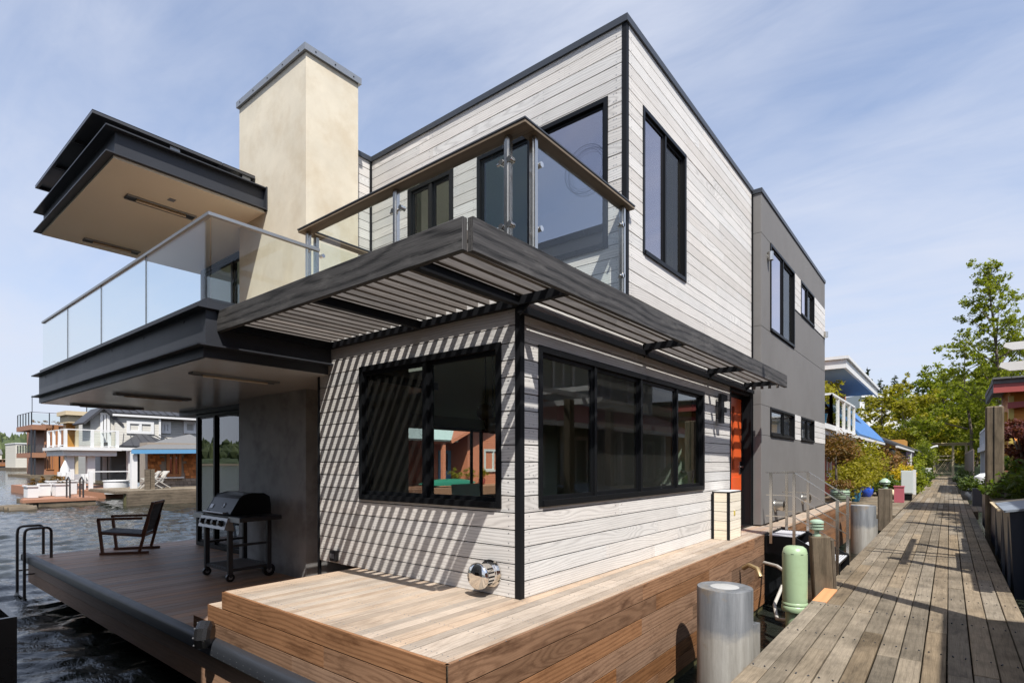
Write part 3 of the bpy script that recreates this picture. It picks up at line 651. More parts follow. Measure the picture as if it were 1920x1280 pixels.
def grey_block():
    gx = -2.57; y0, y1 = 10.19, 16.45; zt = 4.725; bk = gx-.012
    ops = [(10.80, 12.79, 2.425, 4.03), (13.43, 14.95, 3.27, 4.03), (10.80, 12.79, .49, 1.02), (13.43, 14.95, .49, 1.02)]
    wb = MB(); wallparts(wb, 'y', bk, 1, .17, y0+.012, y1-.012, D, zt, ops); wb.box(-2.72, bk-.17, y0+.012, y0+.15, D, zt); wb.box(-9.5, bk-.17, y1-.16, y1-.012, D, zt)
    WG = build(wb, 'wall', M['trim'], HOUSE)
    # cement panels, 12 mm proud, with open joints
    def panel(a, b, za, zb): mb = MB(); mb.cbox(bk+.001, gx, a+.003, b-.003, za+.003, zb-.003, .002, 'y'); build(mb, 'cement_panel', M['grey'], WG)
    panel(y0, y1, 4.03, zt); panel(y0, 10.80, 2.40, 4.03); panel(12.79, y1, 2.40, 3.245); panel(10.80, 12.79, 2.40, 2.425) if False else None
    panel(y0, y1, 1.02, 2.40); panel(y0, 10.80, .49, 1.02); panel(y0, y1, D+.02, .49)
    for a, b, za, zb in ((12.79, 13.43, 3.27, 4.03), (14.95, y1, 3.27, 4.03), (12.79, 13.43, .49, 1.02), (14.95, y1, .49, 1.02)):
        siding(WG, 'y', bk, 1, a, b, za, zb, [], zref=za, bh=(zb-za)/(5 if zb > 2 else 4))
    mb = MB(); mb.box(bk, gx+.006, 12.79, y1, 3.247, 3.268); build(mb, 'trim_strip', M['trim'], WG)
    for za, zb in ((4.03, zt), (2.40, 4.03), (1.02, 2.40), (.49, 1.02), (D+.02, .49)):
        mb = MB(); mb.cbox(XW+.02, gx-.003, y0, y0+.011, za+.003, zb-.003, .002); build(mb, 'cement_panel', M['grey'], WG)
    c = MB(); c.box(XW-.0, gx+.02, y0-.02, y1+.02, zt, zt+.075); c.box(-9.5, XW, y1-.2, y1+.02, zt, zt+.075); build(c, 'roof_cap', M['flash'], HOUSE)
    c = MB(); c.box(-3.6, -2.95, 12.6, 15.8, zt+.03, zt+.20); build(c, 'roof_curb', M['flash'], HOUSE)
    c = MB(); c.box(-3.35, -2.93, 9.3, 11.4, ZT+.0, ZT+.17); c.box(-3.42, -2.86, 9.22, 11.48, ZT+.171, ZT+.22); build(c, 'skylight_box', M['flash'], HOUSE)
    window(HOUSE, 'y', bk, 1, *ops[0], splits=(at(1468, 560, x=gx).y,), panes=['glass_sky', 'glass_dark'], fr=.045)
    window(HOUSE, 'y', bk, 1, *ops[1], splits=(14.15,), panes=['glass_sky', 'glass_dark'], fr=.04)
    wo_ = window(HOUSE, 'y', bk, 1, *ops[2], splits=(11.85,), panes=['glass_win', 'glass_dark'], fr=.04)
    window(HOUSE, 'y', bk, 1, *ops[3], splits=(14.15,), panes=['glass_dark', 'glass_dark'], fr=.04)
    mb = MB(); mb.box(bk-.115, bk-.10, 10.85, 11.82, .54, .97); build(mb, 'roller_blind', M['amber_wood'], HOUSE)
    # outdoor spotlights
    for yy, zz in ((10.62, 3.72), (16.30, 3.34)):
        s = MB(); s.lathe((gx, yy, zz), [(.05, 0), (.05, .012), (.02, .014), (.02, .05)], 12, (1, 0, 0)); s.cyl((gx+.05, yy, zz-.07), (gx+.05, yy, zz+.08), .05, .05, 14)
        build(s, 'spotlight', M['stain_st'], HOUSE, smooth=True)
    # wall vents low down
    for yy in (11.15, 13.6):
        s = MB(); s.lathe((gx, yy, -.80), [(.13, 0), (.13, .01), (.10, .012), (.10, .16), (.075, .175), (.0, .176)], 20, (1, 0, 0)); build(s, 'wall_vent', M['stain_st'], HOUSE, smooth=True)
grey_block()
# ------------------------------------------------------------------ rooms behind the glass
def rooms():
    XE = -11.2
    f = MB(); f.box(-5.5, CW-.165, CF+.165, 14.2, D-.06, D-.002, 'y'); f.box(XE, -5.501, 4.85, 14.2, D-.06, D-.002, 'y'); build(f, 'floor', M['int_floor'], HOUSE)
    c = MB(); c.box(-5.5, CW-.165, CF+.165, 14.2, 1.30, 1.40); c.box(XE, -5.501, 5.21, 14.2, 1.30, 1.40); build(c, 'ceiling', M['interior'], HOUSE)
    op = (9.35, 13.45, D, 1.02)
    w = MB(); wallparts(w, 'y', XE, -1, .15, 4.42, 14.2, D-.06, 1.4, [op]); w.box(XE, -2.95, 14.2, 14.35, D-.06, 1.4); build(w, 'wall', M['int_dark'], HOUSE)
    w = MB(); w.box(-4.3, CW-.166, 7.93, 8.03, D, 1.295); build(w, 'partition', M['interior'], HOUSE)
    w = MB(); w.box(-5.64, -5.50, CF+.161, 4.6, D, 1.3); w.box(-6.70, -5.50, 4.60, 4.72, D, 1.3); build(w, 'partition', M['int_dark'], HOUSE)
    # glazed doors in the far wall
    window(HOUSE, 'y', XE-.02, -1, *op, splits=(at(806, 850, x=XE).y, at(884, 850, x=XE).y, at(902, 850, x=XE).y), fr=.06, glassm='glass_rail', name='glass_doors')
    # upper storey floor, ceiling and back wall
    u = MB(); u.box(-7.1, CW-.165, CU+.165, 15.9, 1.50, 1.58); u.box(-7.1, CW-.165, CU+.165, 15.9, ZT-.3, ZT-.2); u.box(-7.1, -7.0, CU+.165, 15.9, 1.58, ZT-.3); u.box(-7.0, CW-.165, 8.0, 8.1, 1.58, ZT-.3); u.box(-7.0, -2.8, 15.8, 15.9, D, ZT-.3)
    u.box(-7.0, -2.9, 10.4, 10.5, D, 1.5); u.box(-4.6, -4.5, 10.5, 15.8, D, ZT-.31); build(u, 'interior_wall', M['interior'], HOUSE)
rooms()
def inside_things():
    for i, (px, py) in enumerate(((910, 772), (924, 797))):
        p = at(px, py, d=6.3); T = thing('pendant_lamp', 'dark amber glass globe lamp hanging inside, the %s of two' % ('higher', 'lower')[i], 'lamp', tuple(p))
        g = MB(); g.lathe(p-Vector((0,0,.1)), [(.002, 0)]+[(.1*math.sin(t), .1-.1*math.cos(t)) for t in np.linspace(.25, 2.9, 12)]+[(.002, .2)], 20); build(g, 'globe', M['brass'], T, smooth=True)
        c = MB(); c.cyl(p+Vector((0,0,.1)), (p.x, p.y, 1.3), .006, n=6); c.cyl((p.x, p.y, 1.27), (p.x, p.y, 1.3), .05, n=14); build(c, 'cord', M['black'], T)
    b = at(901, 955, d=6.6); b.z = D
    T = lthing('shell_chair', 'dark moulded chair seen through the front window', 'chair', tuple(b), YAW+2.4)
    s = MB(); pr = [(-.24, .46), (-.2, .43), (.0, .42), (.18, .44), (.23, .55), (.26, .72), (.27, .85)]
    for (a, za), (b_, zb) in zip(pr[:-1], pr[1:]): s.slab((a, -.23, za), (b_, -.23, zb), (b_, .23, zb), (a, .23, za), .012)
    build(s, 'seat_shell', M['interior'], T)
    for x, y in ((-.18, -.18), (-.18, .18), (.18, -.18), (.18, .18)):
        l = MB(); l.cyl((x, y, 0), (x*.5, y*.5, .43), .012, n=8); build(l, 'leg', M['black'], T)
    p = at(1292, 908, x=-3.15); T = thing('table_lamp', 'white shaded table lamp by the right hand end of the long window', 'lamp', (p.x, p.y, -.32))
    s = MB(); s.lathe((p.x, p.y, -.10), [(.11, 0), (.075, .17)], 20); build(s, 'lamp_shade', M['white'], T, smooth=True)
    s = MB(); s.lathe((p.x, p.y, -.32), [(.05, 0), (.06, .06), (.03, .14), (.012, .22)], 16); build(s, 'lamp_base', M['white'], T, smooth=True)
    T = thing('console_table', 'narrow white console table below the lamp inside', 'table', (p.x-.05, p.y, D))
    s = MB(); s.box(p.x-.25, p.x+.14, p.y-.5, p.y+.3, -.35, -.32); build(s, 'table_top', M['white'], T)
    for dx in (-.22, .11):
        for dy in (-.46, .26): s = MB(); s.box(p.x+dx-.02, p.x+dx+.02, p.y+dy-.02, p.y+dy+.02, D, -.35); build(s, 'leg', M['white'], T)
inside_things()
# ------------------------------------------------------------------ chimney, bay, steel balcony and canopy
M['grey_base'] = plain('mottled_grey_base', (.36, .355, .345), rough=.6, var=.8, scale=2.6, bump=.06, bscale=40, dirt=(.17, .165, .155, .75, 2.4), spec=.3)  # lower chimney part: greyer and darker than the stucco above, mottled
def chimney():
    c = MB(); c.box(-8.59, -6.70, 3.976, 4.80, 1.0, 5.48); ch = build(c, 'chimney', M['stucco'], HOUSE); c = MB(); c.box(-8.592, -6.698, 3.974, 4.802, LD, 1.0); build(c, 'chimney_base', M['grey_base'], ch)
    k = MB(); k.box(-8.625, -6.665, 3.94, 4.835, 5.482, 5.572); build(k, 'cap', M['zinc'], ch)
    s = MB()
    for x in np.arange(-8.5, -6.7, .42): s.cyl((x, 3.94, 5.525), (x, 3.935, 5.525), .01, n=8)
    for y in np.arange(4.1, 4.8, .3): s.cyl((-6.665, y, 5.525), (-6.66, y, 5.525), .01, n=8)
    build(s, 'screw_heads', M['black'], ch, kind='stuff')
    # glazed bays left of it, one per floor
    b = window(HOUSE, 'x', 4.40, -1, -11.2, -8.60, LD+.005, .93, splits=(-10.45, -9.45), fr=.07, glassm='glass_far', name='glazed_bay')
    h = MB(); h.box(-11.75, -8.6, 4.28, 4.55, .905, .98); build(h, 'bay_header', M['black'], HOUSE)
    window(HOUSE, 'x', 4.40, -1, -11.0, -8.60, 1.46, 3.60, splits=(-9.75, -9.35), fr=.08, glassm='glass_win', name='glazed_bay')
    r = MB(); r.box(-11.0, -10.9, 4.5, 9.0, 1.3, 3.6); r.box(-11.2, -11.1, 4.5, 5.0, LD, .93); build(r, 'wall', M['int_dark'], HOUSE)
    r = MB(); r.cyl((-8.66, 4.30, 1.46), (-8.66, 4.30, 3.62), .06, n=14); build(r, 'downpipe', M['steel'], HOUSE, smooth=True)
chimney()
def heater(parent, p, q, z, w=.13):
    p = Vector(p); q = Vector(q); X = (q-p).normalized(); Y = Vector((-X.y, X.x, 0))
    T = MB(); T.bar((p.x, p.y, z-.006), (q.x, q.y, z-.006), w, .012); o = build(T, 'heater', M['heater'], parent)
    T = MB()
    for s in (-1, 1): T.bar(p+Y*s*w*.5+Vector((0,0,z-.012-p.z)), q+Y*s*w*.5+Vector((0,0,z-.012-q.z)), .012, .024)
    build(T, 'heater_rim', M['zinc'], o)
    T = MB(); a = p+X*.12; b = q-X*.12; T.bar((a.x, a.y, z-.016), (b.x, b.y, z-.016), w*.62, .006); build(T, 'reflector', M['heat_ref'], o)
    T = MB(); T.cyl((a.x, a.y, z-.03), (b.x, b.y, z-.03), .013, n=10); build(T, 'tube', M['heat_tube'], o, smooth=True)
M['heat_ref'] = plain('heater_reflector', (.78, .58, .36), rough=.18, metal=1.0, var=.05)
M['heat_tube'] = plain('heater_tube', (.72, .60, .45), rough=.15, var=.05)
def balcony():
    x0, x1, y0, yb = -11.85, -5.45, 2.19, 5.2
    s = MB(); s.box(x0, x1, y0, yb, .99, 1.085); B = build(s, 'balcony', M['steel'], HOUSE)
    p = MB(); p.box(x0+.02, x1-.02, y0+.02, yb, .982, .99); build(p, 'soffit', M['soffit_low'], B)
    w = MB(); w.box(x0, x1+.05, y0, y0+.02, 1.10, 1.43); w.box(x1+.05-.02, x1+.05, y0+.02, YW-.001, 1.10, 1.43); w.box(x0, x0+.02, y0+.02, yb, 1.10, 1.43)
    fl = [(x0-.09, x1+.10, y0-.085, y0+.1, 1.085, 1.10), (x0-.09, x1+.10, y0-.085, y0+.1, 1.43, 1.446), (x1-.03, x1+.10, y0+.1, YW-.001, 1.085, 1.10), (x1-.03, x1+.10, y0+.1, YW-.001, 1.43, 1.446), (x0-.09, x0+.1, y0+.1, yb, 1.085, 1.10), (x0-.09, x0+.1, y0+.1, yb, 1.43, 1.446)]
    for a in fl: w.box(*a)
    build(w, 'steel_channel', M['steel'], B)
    h = MB()
    for px, py in ((686, 0), (0, 0)): pass
    for x in np.linspace(-11.4, -5.9, 6): h.cyl((x, y0-.003, 1.385), (x, y0-.0005, 1.385), .018, n=10)
    build(h, 'bolt_hole', M['black'], B)
    c = MB(); c.box(x0+.05, x1+.08, y0+.0, y0+.13, 1.447, 1.53); c.box(x1-.05, x1+.08, y0+.13, YW-.05, 1.447, 1.53); build(c, 'kerb', M['steel'], B)
    d = MB(); d.box(x0+.05, x1, y0+.13, yb-.8, 1.447, 1.47); build(d, 'balcony_floor', M['low_deck'], B)
    gx0, gx1, gy = -11.69, -5.37, 2.215; zt = 2.325
    xs = [gx0, at(127, 575, y=gy).x, at(190, 535, y=gy).x, at(274, 478, y=gy).x, gx1-.006]
    for a, b in zip(xs[:-1], xs[1:]):
        g = MB(); g.box(a+.004, b-.004, gy-.006, gy+.006, 1.51, zt-.01); build(g, 'glass_panel', M['glass_rail'], B)
    for a in xs[1:-1]:
        g = MB(); g.box(a-.0038, a+.0038, gy-.0065, gy+.0065, 1.51, zt-.031); build(g, 'glass_joint', M['slate'], B)
    g = MB(); g.box(gx1-.006, gx1+.006, gy+.012, 3.32, 1.51, zt-.01); build(g, 'glass_panel', M['glass_rail'], B)
    r = MB(); r.box(gx0-.01, gx1+.02, gy-.022, gy+.022, zt-.03, zt); r.box(gx1-.022, gx1+.022, gy+.022, 3.34, zt-.03, zt); build(r, 'handrail', M['zinc'], B)
    for (ax, ay), (bx, by) in (((358, 697), (532, 714)), ((214, 737), (372, 746)), ((133, 757), (285, 763))):
        p_, q_ = at(ax, ay, z=.98), at(bx, by, z=.98); q_ = Vector((p_.x, q_.y if abs(q_.y-p_.y) < 1.9 else p_.y+1.7, .98)); heater(B, p_, q_, .981)
balcony()
def canopy():
    x0, x1, y0, yb = -11.3, -7.78, 2.12, 7.5; zs = 3.63
    s = MB(); s.box(x0, x1, y0, 3.97, zs, zs+.03); s.box(x0, -8.63, 3.97, yb, zs, zs+.03); C = build(s, 'canopy', M['soffit'], HOUSE)
    w = MB(); w.box(x0+.02, x1-.02, y0+.02, y0+.04, zs+.046, 3.965); w.box(x1-.04, x1-.02, y0+.04, 3.972, zs+.046, 3.965); w.box(x0+.02, x0+.04, y0+.04, yb, zs+.046, 3.965)
    for z in (zs+.03, 3.965):
        w.box(x0-.07, x1+.06, y0-.09, y0+.06, z, z+.016); w.box(x1-.06, x1+.06, y0+.06, 3.972, z, z+.016); w.box(x0-.07, x0+.06, y0+.06, yb, z, z+.016)
    w.box(x1-.07, x1+.065, 3.955, 3.975, zs+.02, 3.99); build(w, 'steel_channel', M['steel'], C)
    r = MB(); r.box(x0+.04, x1-.04, y0+.04, 3.95, 3.90, 3.96); build(r, 'roof', M['roof_dark'], C)
    for a, b in (((236, 366), (366, 407)), ((157, 447), (262, 473))):
        p_, q_ = at(*a, z=zs), at(*b, z=zs); q_.x = p_.x; heater(C, p_, q_, zs-.001, .15)
    k = at(322, 375, z=zs); m = MB(); m.box(k.x-.05, k.x+.05, k.y-.04, k.y+.04, zs-.004, zs); build(m, 'sensor_plate', M['zinc'], C)
    # solar array lying above it
    P = MB(); zz = 4.24; ex = [-11.0, -10.02, -9.04, -8.06]; ey = [1.98, 3.5, 5.0]
    A = MB(); A.bar((-11.0, 2.2, 4.03), (-8.1, 2.2, 4.03), .04, .05); A.bar((-11.0, 4.6, 4.06), (-8.65, 4.6, 4.06), .04, .05); arr = build(A, 'solar_rack', M['zinc'], C)
    for i in range(3):
        for j in range(2):
            f = MB(); a, b, c_, d = ex[i]+.008, ex[i+1]-.008, ey[j]+.005, (ey[j+1]-.005 if (i, j) != (2, 1) else 3.965)
            f.box(a, b, c_, d, zz+.012, zz+.02); f.box(a, a+.035, c_, d, zz-.02, zz+.021); f.box(b-.035, b, c_, d, zz-.02, zz+.021); f.box(a+.035, b-.035, c_, c_+.035, zz-.02, zz+.021); f.box(a+.035, b-.035, d-.035, d, zz-.02, zz+.021)
            build(f, 'solar_panel', M['solar'], arr)
    for p_ in ((-8.12, 2.9), (-8.12, 3.85), (-9.5, 2.9), (-10.9, 2.9), (-10.9, 4.4)):
        b = MB(); b.box(p_[0]-.02, p_[0]+.02, p_[1]-.06, p_[1]+.06, 3.98, zz-.02); build(b, 'bracket', M['zinc'], arr)
canopy()
# ------------------------------------------------------------------ pergola
def pergola():
    zt, zb = 1.43, 1.232; xa, ya = -2.20, 2.292; fe = at(1470.6, 704.5, z=zt); xe, ye = fe.x, fe.y; xl = -5.46
    fb = MB(); fb.cbox(xl, xa, ya, ya+.042, zb, zt, .004, 'x'); P = build(fb, 'pergola', M['char'], HOUSE)
    r = MB(); r.slab((xa, ya+.0435, zb), (xe, ye, zb), (xe, ye, zt), (xa, ya+.0435, zt), .042); build(r, 'fascia_beam', M['char'], P, fix=True)
    r = MB(); r.cbox(XW+.02, xe-.005, ye-.045, ye-.004, zb, zt, .004, 'x'); build(r, 'fascia_beam', M['char'], P) if False else None
    sz0, sz1 = 1.335, 1.397; pit = .1305
    x = xl+.05
    while x < xa-.03:
        inner = x > XW+.03
        yend = ye-.05 if inner else YW-.008
        y = ya+.044
        while y < yend-.05:
            e = min(y+2.45, yend); s = MB(); s.cbox(x-.019, x+.019, y, e-.003, sz0, sz1, .003, 'y')
            build(s, 'slat', M['slat'], P); y = e
        x += pit
    def beam(a, b, nm='bracket'): m = MB(); m.bar(a, b, .055, .07); build(m, nm, M['trim'], P)
    for bx_ in (-5.36, -3.90, XW+.012): beam((bx_, ya+.045, 1.293), (bx_, YW-.012, 1.293))
    for by in (3.47, 5.75, 7.85, 9.62):
        xx = xa+(xe-xa)*(by-ya)/(ye-ya)-.03; beam((XW+.03, by, 1.297), (xx, by, 1.297))
        g = MB(); g.prism([(XW+.03, 1.26), (XW+.13, 1.26), (XW+.03, 1.18)], by-.006, by+.006, 'y'); build(g, 'gusset', M['trim'], P, fix=True)
    l = MB(); l.box(-5.5, XW-.02, YW-.05, YW-.003, 1.262, 1.325); build(l, 'ledger', M['trim'], P)
    l = MB(); l.box(XW+.003, XW+.055, YW-.05, 10.14, 1.205, 1.262, 'y'); build(l, 'ledger', M['trim'], P)
    # end plate with a few short cross slats past the door
    for i in range(4):
        s = MB(); xx = XW+.12+i*.12; s.box(xx, xx+.038, ye-.05, ye-.01, 1.24, 1.40, 'z'); build(s, 'slat', M['slat'], P)
pergola()
# ------------------------------------------------------------------ terrace railing
def terrace_rail():
    xc, yc, zt = -2.72, 3.55, 2.755; xl = at(573, 420, y=yc).x; ye = 5.33
    c = MB(); c.cbox(xl-.05, xc+.07, yc-.07, yc+.07, zt-.03, zt, .004); R = build(c, 'terrace_railing', M['cap_wood'], HOUSE)
    c = MB(); c.cbox(xc-.07, xc+.07, yc+.0705, ye+.1, zt-.03, zt, .004, 'y'); build(c, 'cap_rail', M['cap_wood'], R)
    y2 = at(692, 462, x=xl).y
    c = MB(); c.cbox(xl-.05, xl+.06, yc+.0705, 4.78, zt-.03, zt, .004, 'y'); build(c, 'cap_rail', M['cap_wood'], R)
    tp = MB(); tp.box(xl-.056, xc+.076, yc-.076, yc+.076, zt+.001, zt+.014); tp.box(xc-.076, xc+.076, yc+.0765, ye+.106, zt+.001, zt+.014); tp.box(xl-.056, xl+.066, yc+.0765, 4.786, zt+.001, zt+.014); build(tp, 'rail_cover', M['flash'], R)
    def post(x, y, z0=1.6):
        m = MB(); m.box(x-.03, x+.03, y-.02, y+.02, z0, zt-.03); m.box(x-.012, x+.012, y-.03, y+.03, z0, zt-.031); build(m, 'post', M['stain_st'], R)
    xm = at(743, 400, y=yc).x
    for x, y in ((xc-.16, yc), (xc, yc+.14), (xm, yc), (xl+.06, yc), (xc, ye-.05), (xl, 4.70), (xl, yc+.14)): post(x, y)
    def clamp(x, y, z, ax):
        m = MB(); d = Vector((.06, 0, 0)) if ax == 'x' else Vector((0, .06, 0)); p = Vector((x, y, z)); o = Vector((0, -.03, 0)) if ax == 'x' else Vector((.03, 0, 0))
        m.cyl(p, p+d, .012, n=10); m.cyl(p+d-o, p+d+o, .024, n=14); build(m, 'glass_clamp', M['chrome'], R, smooth=True)
    def gl(x0, x1, y0, y1): m = MB(); m.box(x0, x1, y0, y1, 1.68, zt-.075); build(m, 'glass_panel', M['glass_rail'], R)
    gl(xl+.12, xm-.06, yc-.006, yc+.006); gl(xm+.06, xc-.22, yc-.006, yc+.006); gl(xc-.006, xc+.006, yc+.2, ye-.11); gl(xl-.006, xl+.006, yc+.2, 4.64)
    for z in (1.98, 2.52):
        clamp(xc-.19, yc, z, 'x'); clamp(xm+.03, yc, z, 'x'); clamp(xm-.09, yc, z, 'x'); clamp(xl+.09, yc, z, 'x'); clamp(xc, yc+.16, z, 'y'); clamp(xc, ye-.13, z, 'y'); clamp(xl, yc+.16, z, 'y'); clamp(xl, 4.60, z, 'y'); clamp(xc-.28+.0, yc, z, 'x')
terrace_rail()
def emblem():
    c = at(1098, 318, y=5.395); c.y = 5.3815; e = MB()
    for r0, r1 in ((.275, .262), (.225, .219), (.25, .245)):
        k = 48
        for i in range(k):
            a0, a1 = 2*math.pi*i/k, 2*math.pi*(i+1)/k; q = lambda r, a: (c.x+r*math.cos(a), c.y, c.z+r*math.sin(a)); e.quad(q(r1, a0), q(r0, a0), q(r0, a1), q(r1, a1))
    M['etch'] = glass('etched_film', (.62, .62, .63), refl=.5); build(e, 'window_emblem', M['etch'], HOUSE, label='round etched emblem on the terrace window')
emblem()
# ------------------------------------------------------------------ decks
def decks():
    yF = 2.124; xr0, xr1 = -2.156, -2.236; yE = 9.07; bw = .0925
    def xr(y): return xr0+(xr1-xr0)*(y-yF)/(yE-yF)
    sub = MB(); sub.box(-4.88, -2.30, yF+.06, YW+.2, D-.30, D-.03); sub.box(XW-.1, -2.32, YW+.2, yE-.03, D-.30, D-.03); sub.box(-5.16, -4.9, yF+.06, YW-.02, D-.44, D-.18); sub.box(-5.46, -5.17, yF+.06, YW-.02, LD-.1, D-.335)
    RD = build(sub, 'raised_deck', M['trim'], HOUSE)
    # boards run away from the water edge; those beside the house carry on to the steps
    x = -4.905
    n = 0
    while x < xr0-.05:
        x2 = min(x+bw-.0055, xr(yF)-.024)
        long_ = x2 > XW+.02
        if long_:
            cuts = [yF+.024, 4.4+random.random()*1.5, 6.9+random.random()*.8, yE-.004]
            if n % 2: cuts = [yF+.024, 5.6+random.random(), yE-.004]
        else: cuts = [yF+.024, YW+.004]
        for a, b in zip(cuts[:-1], cuts[1:]):
            m = MB(); dz = random.uniform(-.001, .0015)
            if long_:   # follows the slight taper of the deck edge
                s0 = (xr(a)-xr0); s1 = (xr(b)-xr0); m.slab((x+s0, a+.0015, D-.024), (x2+s0, a+.0015, D-.024), (x2+s1, b-.0015, D-.024), (x+s1, b-.0015, D-.024), .024+dz)
                m.uv = []; 
                for f in m.f: m.uv.extend([(m.v[i][1], m.v[i][0]+m.v[i][2]) for i in f])
            else: m.cbox(x, x2, a+.0015, b, D-.024, D+dz, .0025, 'y')
            build(m, 'deck_board', M['deck_top'], RD)
        x += bw; n += 1
    sc = MB(); x = -4.905
    while x < xr0-.05:
        for yy in (np.arange(yF+.1, YW, .42) if x < XW-.05 else np.arange(yF+.1, yE, .42)):
            for dx in (.02, .066): px_ = x+dx+(xr(yy)-xr0 if x > XW-.05 else 0); sc.cyl((px_, yy, D+.0), (px_, yy, D+.0022), .0042, n=6)
        x += bw
    build(sc, 'screw_heads', M['zinc'], RD, kind='stuff')
    # edge boards on top of the faces, then the stacked face boards down to the water
    FH = .1525
    def fboard(p, q, z1, z0, nm='face_board', mt='deck_face', th=.022):
        p = Vector(p); q = Vector(q); m = MB(); d = (q-p).normalized(); nrm = Vector((d.y, -d.x, 0))
        m.slab((p.x, p.y, z0), (q.x, q.y, z0), (q.x, q.y, z1), (p.x, p.y, z1), -th); o = build(m, nm, M[mt], RD, fix=True)
    lefts = [-4.913, -5.195, -5.205, -4.6, -4.6, -4.6, -4.6]
    z = D-.0005
    for i in range(7):
        zb = z-FH
        xs = [lefts[i] if i < 3 else -5.0, xr0]
        mid = random.uniform(-3.9, -3.2)
        for a, b in ((xs[0], mid), (mid, xs[1])) if i in (1, 2, 4) else ((xs[0], xs[1]),):
            fboard((a+.001, yF, 0), (b-.001, yF, 0), z, zb+.009)
        ys = [yF, *sorted([random.uniform(3.6, 5.2), random.uniform(6.0, 7.6)]), yE]
        if i % 3 == 0: ys = [yF, random.uniform(4.6, 6.2), yE-.6, yE]
        for a, b in zip(ys[:-1], ys[1:]):
            fboard((xr(a), a+.0005, 0), (xr(b), b-.0005, 0), z, zb+.009)
        fboard((xr(yE), yE, 0), (-2.75, yE, 0), z, zb+.009) if i > 0 else None
        z = zb
    m = MB(); m.box(xr0-.004, xr0+.004, yF-.004, yF+.004, D-1.07, D-.002); build(m, 'corner_strip', M['stain_st'], RD)
    # left return of the top board and the two lower steps
    fboard((-4.913, YW-.02, 0), (-4.913, yF+.001, 0), D-.0005, D-FH+.003)
    fboard((-5.195, YW-.02, 0), (-5.195, yF+.001, 0), D-FH-.0005, D-2*FH+.003); fboard((-5.50, YW-.02, 0), (-5.50, yF+.001, 0), D-2*FH-.0005, LD+.002)
    fboard((-5.50, yF, 0), (-5.196, yF, 0), D-2*FH-.0005, LD-.2)
    for x0_, x1_, zz in ((-5.193, -4.915, D-FH), (-5.498, -5.197, D-2*FH)):
        for k in range(3):
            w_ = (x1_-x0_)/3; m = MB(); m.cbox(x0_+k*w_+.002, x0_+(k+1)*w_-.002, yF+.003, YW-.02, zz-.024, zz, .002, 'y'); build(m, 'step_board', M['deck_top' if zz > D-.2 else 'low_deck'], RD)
    # mossy timber at the water line
    m = MB(); m.slab((xr(yF)-.03, yF+.05, WZ-.2), (xr(yE)-.03, yE, WZ-.2), (xr(yE)-.03, yE, D-7*FH), (xr(yF)-.03, yF+.05, D-7*FH), -.1); build(m, 'waterline_timber', M['algae'], RD, fix=True)
    # deck beyond the stairs, beside the grey wall
    x0_, x1_ = -2.57, -2.22
    for k in range(4):
        m = MB(); a = x0_+.004+k*.09; m.cbox(a, a+.086, yE+1.35, 18.5, D-.024, D-.002, .002, 'y'); build(m, 'deck_board', M['deck_top'], RD)
    for k in range(5):
        m = MB(); a = -3.0+.004+k*.105
        if a+.1 < -2.52: m.cbox(a, a+.1, yE-.0+.004, yE+1.346, D-.024, D-.003, .002, 'y'); build(m, 'deck_board', M['deck_top'], RD)
    for i in range(7):
        m = MB(); m.box(x1_-.02, x1_, yE+1.35, 18.5, D-i*FH-FH+.004, D-i*FH-.001, 'y'); build(m, 'face_board', M['deck_face'], RD)
        m = MB(); m.box(x1_-.02, x1_-.001, yE+1.35, 18.5, D-i*FH-FH+.004, D-i*FH-.001, 'y')
    for k in range(6):
        m = MB(); a = -2.75+k*.092; m.cbox(a, a+.088, yE+.002, yE+1.348, D-.024, D-.0015, .002, 'y') if a+.088 < -2.22 else None
        if m.v: build(m, 'deck_board', M['deck_top'], RD)
    m = MB(); m.box(-2.75, x1_-.03, yE+.02, 18.5, D-1.0, D-.03); build(m, 'deck_frame', M['trim'], RD)
    # ---- low deck over the water
    x0, x1, y0, y1 = -12.0, -4.93, 2.10, 4.95; pit = .135
    sub = MB(); sub.box(x0+.05, x1, y0+.06, y1, LD-.2, LD-.028); LDK = build(sub, 'low_deck', M['trim'], HOUSE)
    x = x0
    while x < x1:
        x2 = x+pit-.005; c = 3.2+random.random()*1.4
        for a, b in ((y0+.004, c), (c, y1)) if random.random() < .55 else ((y0+.004, y1),):
            m = MB(); m.cbox(x, x2, a+.0015, b-.0015, LD-.026, LD+random.uniform(-.001, .001), .003, 'y'); build(m, 'deck_board', M['low_deck'], LDK)
        x += pit
    for i in range(2):
        m = MB(); m.box(x0, -5.6+1.9, y0-.02, y0+.002, LD-.09-(i+1)*.17+.004, LD-.09-i*.17); build(m, 'face_board', M['low_deck'], LDK)
    m = MB(); m.box(x0, x0+.022, y0+.003, y1, LD-.4, LD-.03, 'y'); build(m, 'face_board', M['low_deck'], LDK)
    prof = [(-.0, -.085), (-.075, -.085), (-.088, -.07), (-.088, .01), (-.07, .035), (-.035, .045), (0, .04)]
    for a, b in ((-12.03, -9.65), (-9.648, -7.25), (-7.248, -4.93), (-4.928, -3.2)):
        m = MB(); m.prism([(y0-.021+p[0], LD+.02+p[1]) for p in prof], a, b, 'x'); build(m, 'edge_bumper', M['bumper'], LDK, smooth=True, fix=True)
    r = MB()
    for x_ in np.arange(-4.9, -3.2, .11):
        for dz in (-.02, .02): r.cyl((x_, y0-.110, LD-.02+dz), (x_, y0-.1085, LD-.02+dz), .0035, n=6)
    build(r, 'rivets', M['zinc'], LDK, kind='stuff')
